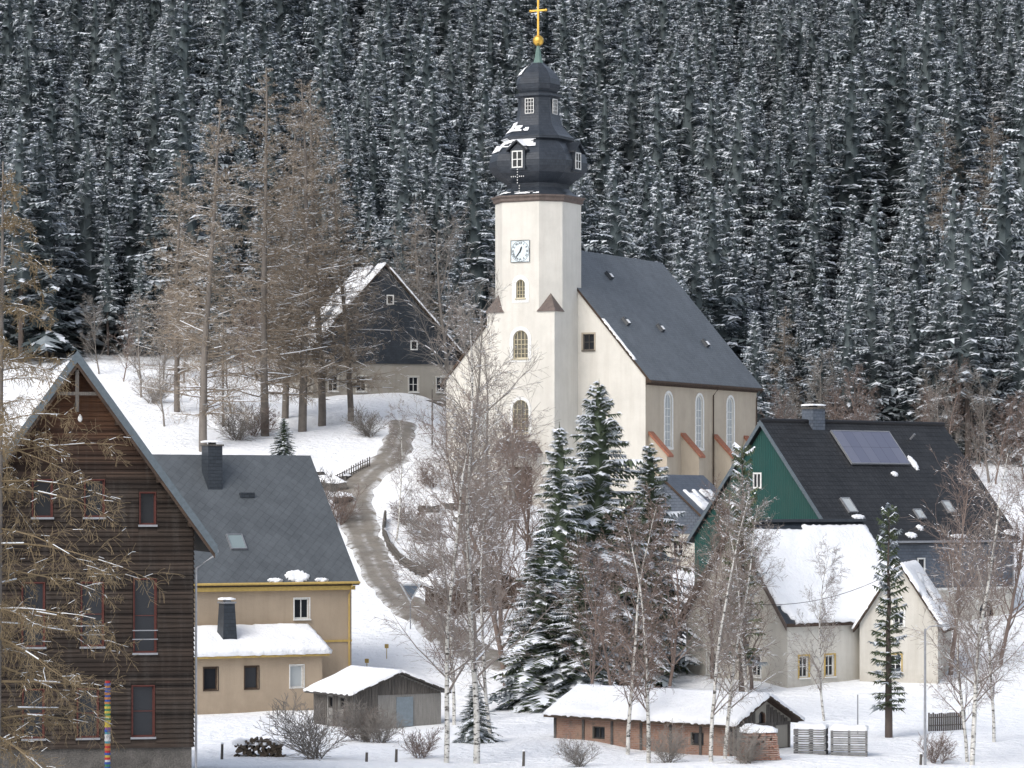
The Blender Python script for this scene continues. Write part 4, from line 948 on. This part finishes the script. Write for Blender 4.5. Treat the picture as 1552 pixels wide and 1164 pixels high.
C1=conifer(201,19,5.3,.85,z0=.02,pw=.72,droop=.55,wf=.9,nb=11,step=.36,sidesnow=.3,q0=.6,q1=1.0); C2=conifer(202,16,3.3,.9,z0=.03,droop=.6,wf=.95,pw=.75,nb=10,step=.34,sidesnow=.2,q0=.6,q1=1.0); C3=conifer(203,15,4.1,.75,z0=.04,droop=.5,wf=.9,pw=.72,nb=11,step=.36,sidesnow=.2,q0=.55,q1=1.0)
P1=conifer(204,11,1.2,.25,step=.40,nb=8,st=6,z0=.14,pw=.35,droop=.25,wf=.8,core=False,uplift=.2,mat=M_pine,lift=.05)
for px,Y,C,h,hb,w,lb in ((908,188,C1,17.5,19,1,'large snow-laden spruce standing before the church'),(848,184,C2,15.5,16,1,'slender snowy spruce with drooping branches'),(985,194,C3,13.5,15,1,'snow-laden spruce among bare trees'),(818,180,C2,9.5,16,1.6,'young spruce thick with snow'),(878,179,C3,8,15,1.4,'young spruce thick with snow'),(720,160,C2,3.2,16,1.8,'small snowy spruce sapling'),(430,252,C3,3.5,15,1.4,'small snowy spruce on the slope')):
    place('spruce_tree',px,Y,C,h,hb,lb,'tree',w,rz=.2)
place('pine_tree',1347,163,P1,11.6,11,'narrow open-crowned pine beside the street','tree',.9)
place('pine_tree',1125,184,P1,14.0,11,'narrow open-crowned pine beside the street','tree',.9)
for px,Y,k,s in ((560,160,0,1.2),(545,161,1,1.0),(580,159,0,.9),(478,150,0,1.6),(1010,150,0,1.0),(640,152,1,.9),(360,260,0,1.8),(390,262,1,1.6),(480,240,0,1.5),(640,232,0,1.3),(620,236,1,1.2),(560,262,0,1.4),(1130,149,0,1.0),(1420,152,1,.9),(880,149,0,.8),(230,280,0,1.5),(505,236,1,1.8),(660,222,0,1.5),(690,215,1,1.4),(720,240,0,1.5),(650,246,1,1.4)):
    x=xb(px,Y); o=bpy.data.objects.new('bare_shrub',SH[k]); o.location=(x,Y,H(x,Y)); o.scale=(s*1.2,s*1.2,s); o.rotation_euler=(0,0,px); link(o,None,label='leafless twiggy garden shrub in the snow',category='shrub',group='bare shrubs in the snow')
# ------------------------------------------------------------------ small things
gr=[locate(*p) for p in ((584,792),(581,815),(590,838),(606,856),(630,872),(660,884),(690,890))]
mb=MB()
for i in range(len(gr)-1):
    for j in range(3):
        t=j/3; x=gr[i][0]*(1-t)+gr[i+1][0]*t; y=gr[i][1]*(1-t)+gr[i+1][1]*t; z=H(x,y)
        mb.box(x-.07,x+.07,y-.07,y+.07,z-.5,z+.75)
for dz in (.2,.42,.64): mb.tube([(p[0],p[1],H(*p)+dz) for p in gr],.10,6)
e=empty('roadside_fence',(gr[2][0],gr[2][1],H(*gr[2])),0,label='dark wooden fence curving along the village road',category='fence')
o=part('rail',mb,M_greywood,e); o.location=(-gr[2][0],-gr[2][1],-H(*gr[2]))
def at(px,py_base,Y=None):
    x,Yy=locate(px,py_base); return x,Yy,H(x,Yy)
x,Y,z=at(622,955); e=empty('yield_sign',(x,Y,z),0,label='triangular give-way sign on a post beside road',category='road sign')
mb=MB(); mb.tube([(0,0,-.3),(0,0,2.7)],.04,8); part('post',mb,M_metal,e)
mb=MB(); mb.prism([(0,1.75),(.6,2.8),(-.6,2.8)],-.06,-.045); part('sign_panel',mb,plainm('sign_grey_back',(.10,.13,.17),.5),e)
mb=MB(); mb.ring([(0,1.63),(.70,2.87),(-.70,2.87)],[(0,1.84),(.52,2.75),(-.52,2.75)],-.08,-.061); part('sign_rim',mb,plainm('sign_rim_paint',(.42,.45,.48),.5),e)
def pole(name,px,Y,h,r,mat,label,cat):
    x=xb(px,Y); z=H(x,Y); e=empty(name,(x,Y,z),0,label=label,category=cat); mb=MB(); mb.tube([(0,0,-.5),(0,0,h)],[r,r*.7],10); part('post',mb,mat,e); return e
e=pole('street_lamp',1402,150,6.2,.07,M_metal,'grey metal street lamp post in the snow','street lamp'); mb=MB(); mb.tube([(0,0,6.1),(.2,0,6.3),(.7,0,6.35)],.03,8); part('arm',mb,M_metal,e); mb=MB(); mb.box(.6,1.1,-.1,.1,6.28,6.4); part('lamp_head',mb,M_metal,e)
pole('utility_pole',655,262,4.5,.07,M_greywood,'thin grey wooden pole beside the road','pole'); pole('utility_pole',1300,165,2.0,.04,M_metal,'thin metal post standing in the snow','post')
e=pole('utility_pole',338,268,9,.1,M_greywood,'wooden utility pole with crossarm on snowy slope','pole'); mb=MB(); mb.box(-.8,.8,-.05,.05,8.2,8.35); part('crossarm',mb,M_greywood,e)
A=Vector((xb(1090,182),182,6.6));Bp=Vector((xb(1352,189),189,7.9)); mb=MB(); mb.tube([tuple(A.lerp(Bp,i/16)-A-Vector((0,0,.9*4*(i/16)*(1-i/16)))) for i in range(17)],.016,5); e=empty('overhead_cable',tuple(A),0,label='thin dark overhead cable sagging towards the annex',category='cable'); part('wire',mb,M_black,e)
x=xb(163,121); z=H(x,121); e=empty('striped_maypole',(x,121,z),0,label='slim pole wrapped in many coloured stripes by the wooden house',category='pole')
mb=MB(); cols=[(.38,.03,.03),(.5,.38,.06),(.03,.07,.28),(.05,.2,.09),(.38,.16,.05),(.18,.05,.22),(.5,.5,.5),(.05,.22,.28)]; mats=[plainm('stripe_paint',c,.7) for c in cols]; zz=-.2;i=0; rr=random.Random(3)
top=5.35-z
while zz<top:
    hh=.085; m=rr.randrange(8) if zz<top*.6 else (rr.choice((0,4,2)) if zz>top*.8 else rr.choice((1,3,1)))
    mb.tube([(0,0,zz),(0,0,zz+hh)],.1+.012*(i%2),10,m); zz+=hh;i+=1
part('striped_shaft',mb,mats,e)
x=xb(392,152);z=H(x,152); e=empty('firewood_pile',(x,152,z),0,label='stack of split firewood half buried in snow',category='firewood'); mb=MB(); rr=random.Random(8)
for i in range(110):
    px_=rr.uniform(-1.1,1.1);pz=rr.uniform(-.1,.85)*(1-.35*abs(px_)); r=rr.uniform(.05,.1); mb.tube([(px_,rr.uniform(-.5,-.3),pz),(px_+rr.uniform(-.1,.1),.5,pz)],r,6,0)
part('logs',mb,simple('log_wood',(.17,.135,.10),(.08,.065,.05),4,.9),e)
snowslab('snow_cap',e,(-1.2,-.45,.55),(2.4,0,0),(0,1.0,0),.2,12,6,nmask(.4,1,3,2))
x=xb(1150,150.5);z=H(x,150.5); e=empty('brick_stack',(x,150.5,z),RAD(20),label='pile of old red bricks capped with snow',category='bricks'); mb=MB(); rr=random.Random(9)
for j in range(13):
    w=.95-.03*j
    for i in range(7):
        if rr.random()<.04*j/3: continue
        xx=-w+i*2*w/7+rr.uniform(-.03,.03); mb.box(xx,xx+.25,-.4+rr.uniform(-.06,.03),.4,j*.1,j*.1+.08)
part('bricks',mb,M_brick,e); snowslab('snow_cap',e,(-.75,-.45,1.28),(1.5,0,0),(0,.9,0),.3,8,6)
M_crate=simple('grey_crate_wood',(.30,.30,.30),(.19,.19,.185),3,.9)
for k,(px,w) in enumerate(((1229,1.5),(1287,1.7))):
    Y=154; x=xb(px,Y); z=H(x,Y)-.1; e=empty('crate_stack',(x,Y,z),RAD(-12+k*5),label='stacked grey wooden crates capped with snow',category='crate',group='stacked crates in the snow'); mb=MB()
    for j in range(4):
        zz=j*.33
        for s in range(3): mb.box(-w/2,w/2,-.55,-.52,zz+s*.1,zz+s*.1+.075); mb.box(w/2-.03,w/2,-.5,.5,zz+s*.1,zz+s*.1+.075)
        for xx in (-w/2,-.05,w/2-.1): mb.box(xx,xx+.1,-.515,.5,zz,zz+.28)
    part('slats',mb,M_crate,e); snowslab('snow_cap',e,(-w/2,-.56,1.32),(w,0,0),(0,1.1,0),.22,10,6)
def fence(name,p0,p1,h,label,gap=.22,mat=M_greywood):
    e=empty(name,(p0[0],p0[1],H(*p0)),0,label=label,category='fence'); mb=MB(); d=Vector((p1[0]-p0[0],p1[1]-p0[1])); n=int(d.length/gap); z0=H(*p0)
    for i in range(n+1):
        q=d*(i/n); z=H(p0[0]+q.x,p0[1]+q.y)-z0; mb.box(q.x-.045,q.x+.045,q.y-.015,q.y+.015,z-.2,z+h+random.Random(i).uniform(-.04,.04))
    part('pickets',mb,mat,e); rb=MB(); z1=H(*p1)-z0
    for f in (.3,.75): rb.tube([(0,.05,h*f),(d.x,d.y+.05,z1+h*f)],.03,6)
    part('rail',rb,mat,e)
fence('picket_fence',(xb(1408,166),166),(xb(1462,168),168),.9,'weathered wooden picket fence in the snow',.16)
fence('picket_fence',(xb(480,244),244),(xb(560,250),250),.8,'weathered wooden picket fence in the snow',.3)
for px,Y,h in ((336,149,.7),(600,149,.6),(793,150,.7),(555,149,.45),(480,151,.5),(1395,150,.5)):
    x=xb(px,Y); z=H(x,Y); e=empty('fence_post',(x,Y,z),0,label='short weathered wooden fence post poking from snow',category='post',group='short fence posts in the snow'); mb=MB(); mb.tube([(0,0,-.3),(.03,0,h)],[.07,.06],7); part('post',mb,M_greywood,e); mb=MB(); sphere(mb,(.03,0,h+.02),.08,0,8,5,.6); part('snow_cap',mb,M_snow,e,True)
for px,py in ((556,1022),(586,1000)):
    x,Y,z=at(px,py); e=empty('yellow_marker_post',(x,Y,z),0,label='thin yellow marker post beside snowy garden',category='post'); mb=MB(); mb.tube([(0,0,-.2),(0,0,.9)],.025,6); mb.box(-.12,.12,-.05,-.026,.65,.9); part('post',mb,M_yel,e)
def rock(px,py,s,seed):
    x,Y,z=at(px,py); vs=[];fs=[]; nu,nv=12,8
    for j in range(nv+1):
        for i in range(nu):
            t=math.pi*j/nv;p=6.28318*i/nu; v=Vector((math.sin(t)*math.cos(p),math.sin(t)*math.sin(p),math.cos(t)*.7)); v*=s*(1+.45*noise.noise(v*1.6+Vector((seed,0,0)))); vs.append(v)
    for j in range(nv):
        for i in range(nu): fs.append((j*nu+i,(j+1)*nu+i,(j+1)*nu+(i+1)%nu,j*nu+(i+1)%nu))
    mb=MB(); mb.add(vs,fs); e=empty('boulder',(x,Y,z),seed,label='dark boulder with a snow cap beside road',category='rock'); part('stone',mb,M_stone,e)
    mb=MB(); mb.add([v*1.04+Vector((0,0,.06*s)) for v in vs[:nu*4]],[f for f in fs[:nu*3]]); part('snow_cap',mb,M_snow,e,True)
for i,(px,py,s) in enumerate(((505,742,1.1),(490,735,.9),(520,760,.9),(478,722,.8),(650,775,.9),(690,770,1.0),(705,790,.8),(515,728,.8))): rock(px,py,s,i+1)
x=xb(312,255.5); e=empty('nesting_box',(x,255.4,19.0),0,label='small wooden nesting box on larch trunk',category='birdhouse'); mb=MB(); mb.prism([(-.15,0),(.15,0),(.15,.4),(0,.5),(-.15,.4)],-.35,-.05); part('box',mb,M_greywood,e); mb=MB(); mb.box(-.2,.2,-.4,0,.5,.54); part('lid',mb,M_metal,e)
# ------------------------------------------------------------------ camera, light, world
cam=bpy.data.cameras.new('camera'); cam.sensor_width=36; cam.lens=F/1552*36; cam.shift_y=178/1552; cam.clip_start=1; cam.clip_end=3000
co=bpy.data.objects.new('camera',cam); co.location=(0,0,CZ); co.rotation_euler=(RAD(90),0,0); COL.objects.link(co); scn.camera=co
w=bpy.data.worlds.new('World'); scn.world=w; w.use_nodes=True; nt=w.node_tree; bg=nt.nodes['Background']
sky=nt.nodes.new('ShaderNodeTexSky'); sky.sky_type='NISHITA'; sky.sun_disc=False; sky.sun_elevation=RAD(42); sky.sun_rotation=RAD(215); sky.air_density=1.0; sky.dust_density=3.0
hs=nt.nodes.new('ShaderNodeHueSaturation'); hs.inputs['Saturation'].default_value=.55; hs.inputs['Value'].default_value=1.5; nt.links.new(sky.outputs[0],hs.inputs['Color']); nt.links.new(hs.outputs[0],bg.inputs[0]); bg.inputs[1].default_value=.15
sl=bpy.data.lights.new('sun','SUN'); sl.energy=1.2; sl.angle=RAD(28); sl.color=(1,.975,.94); so=bpy.data.objects.new('sun',sl); COL.objects.link(so)
el=RAD(42); az=RAD(215); dirv=Vector((math.sin(az)*math.cos(el),math.cos(az)*math.cos(el),math.sin(el)))
so.rotation_euler=dirv.to_track_quat('Z','Y').to_euler(); so.location=dirv*200
scn.view_settings.view_transform='Standard'; scn.view_settings.look='None'; scn.view_settings.exposure=0
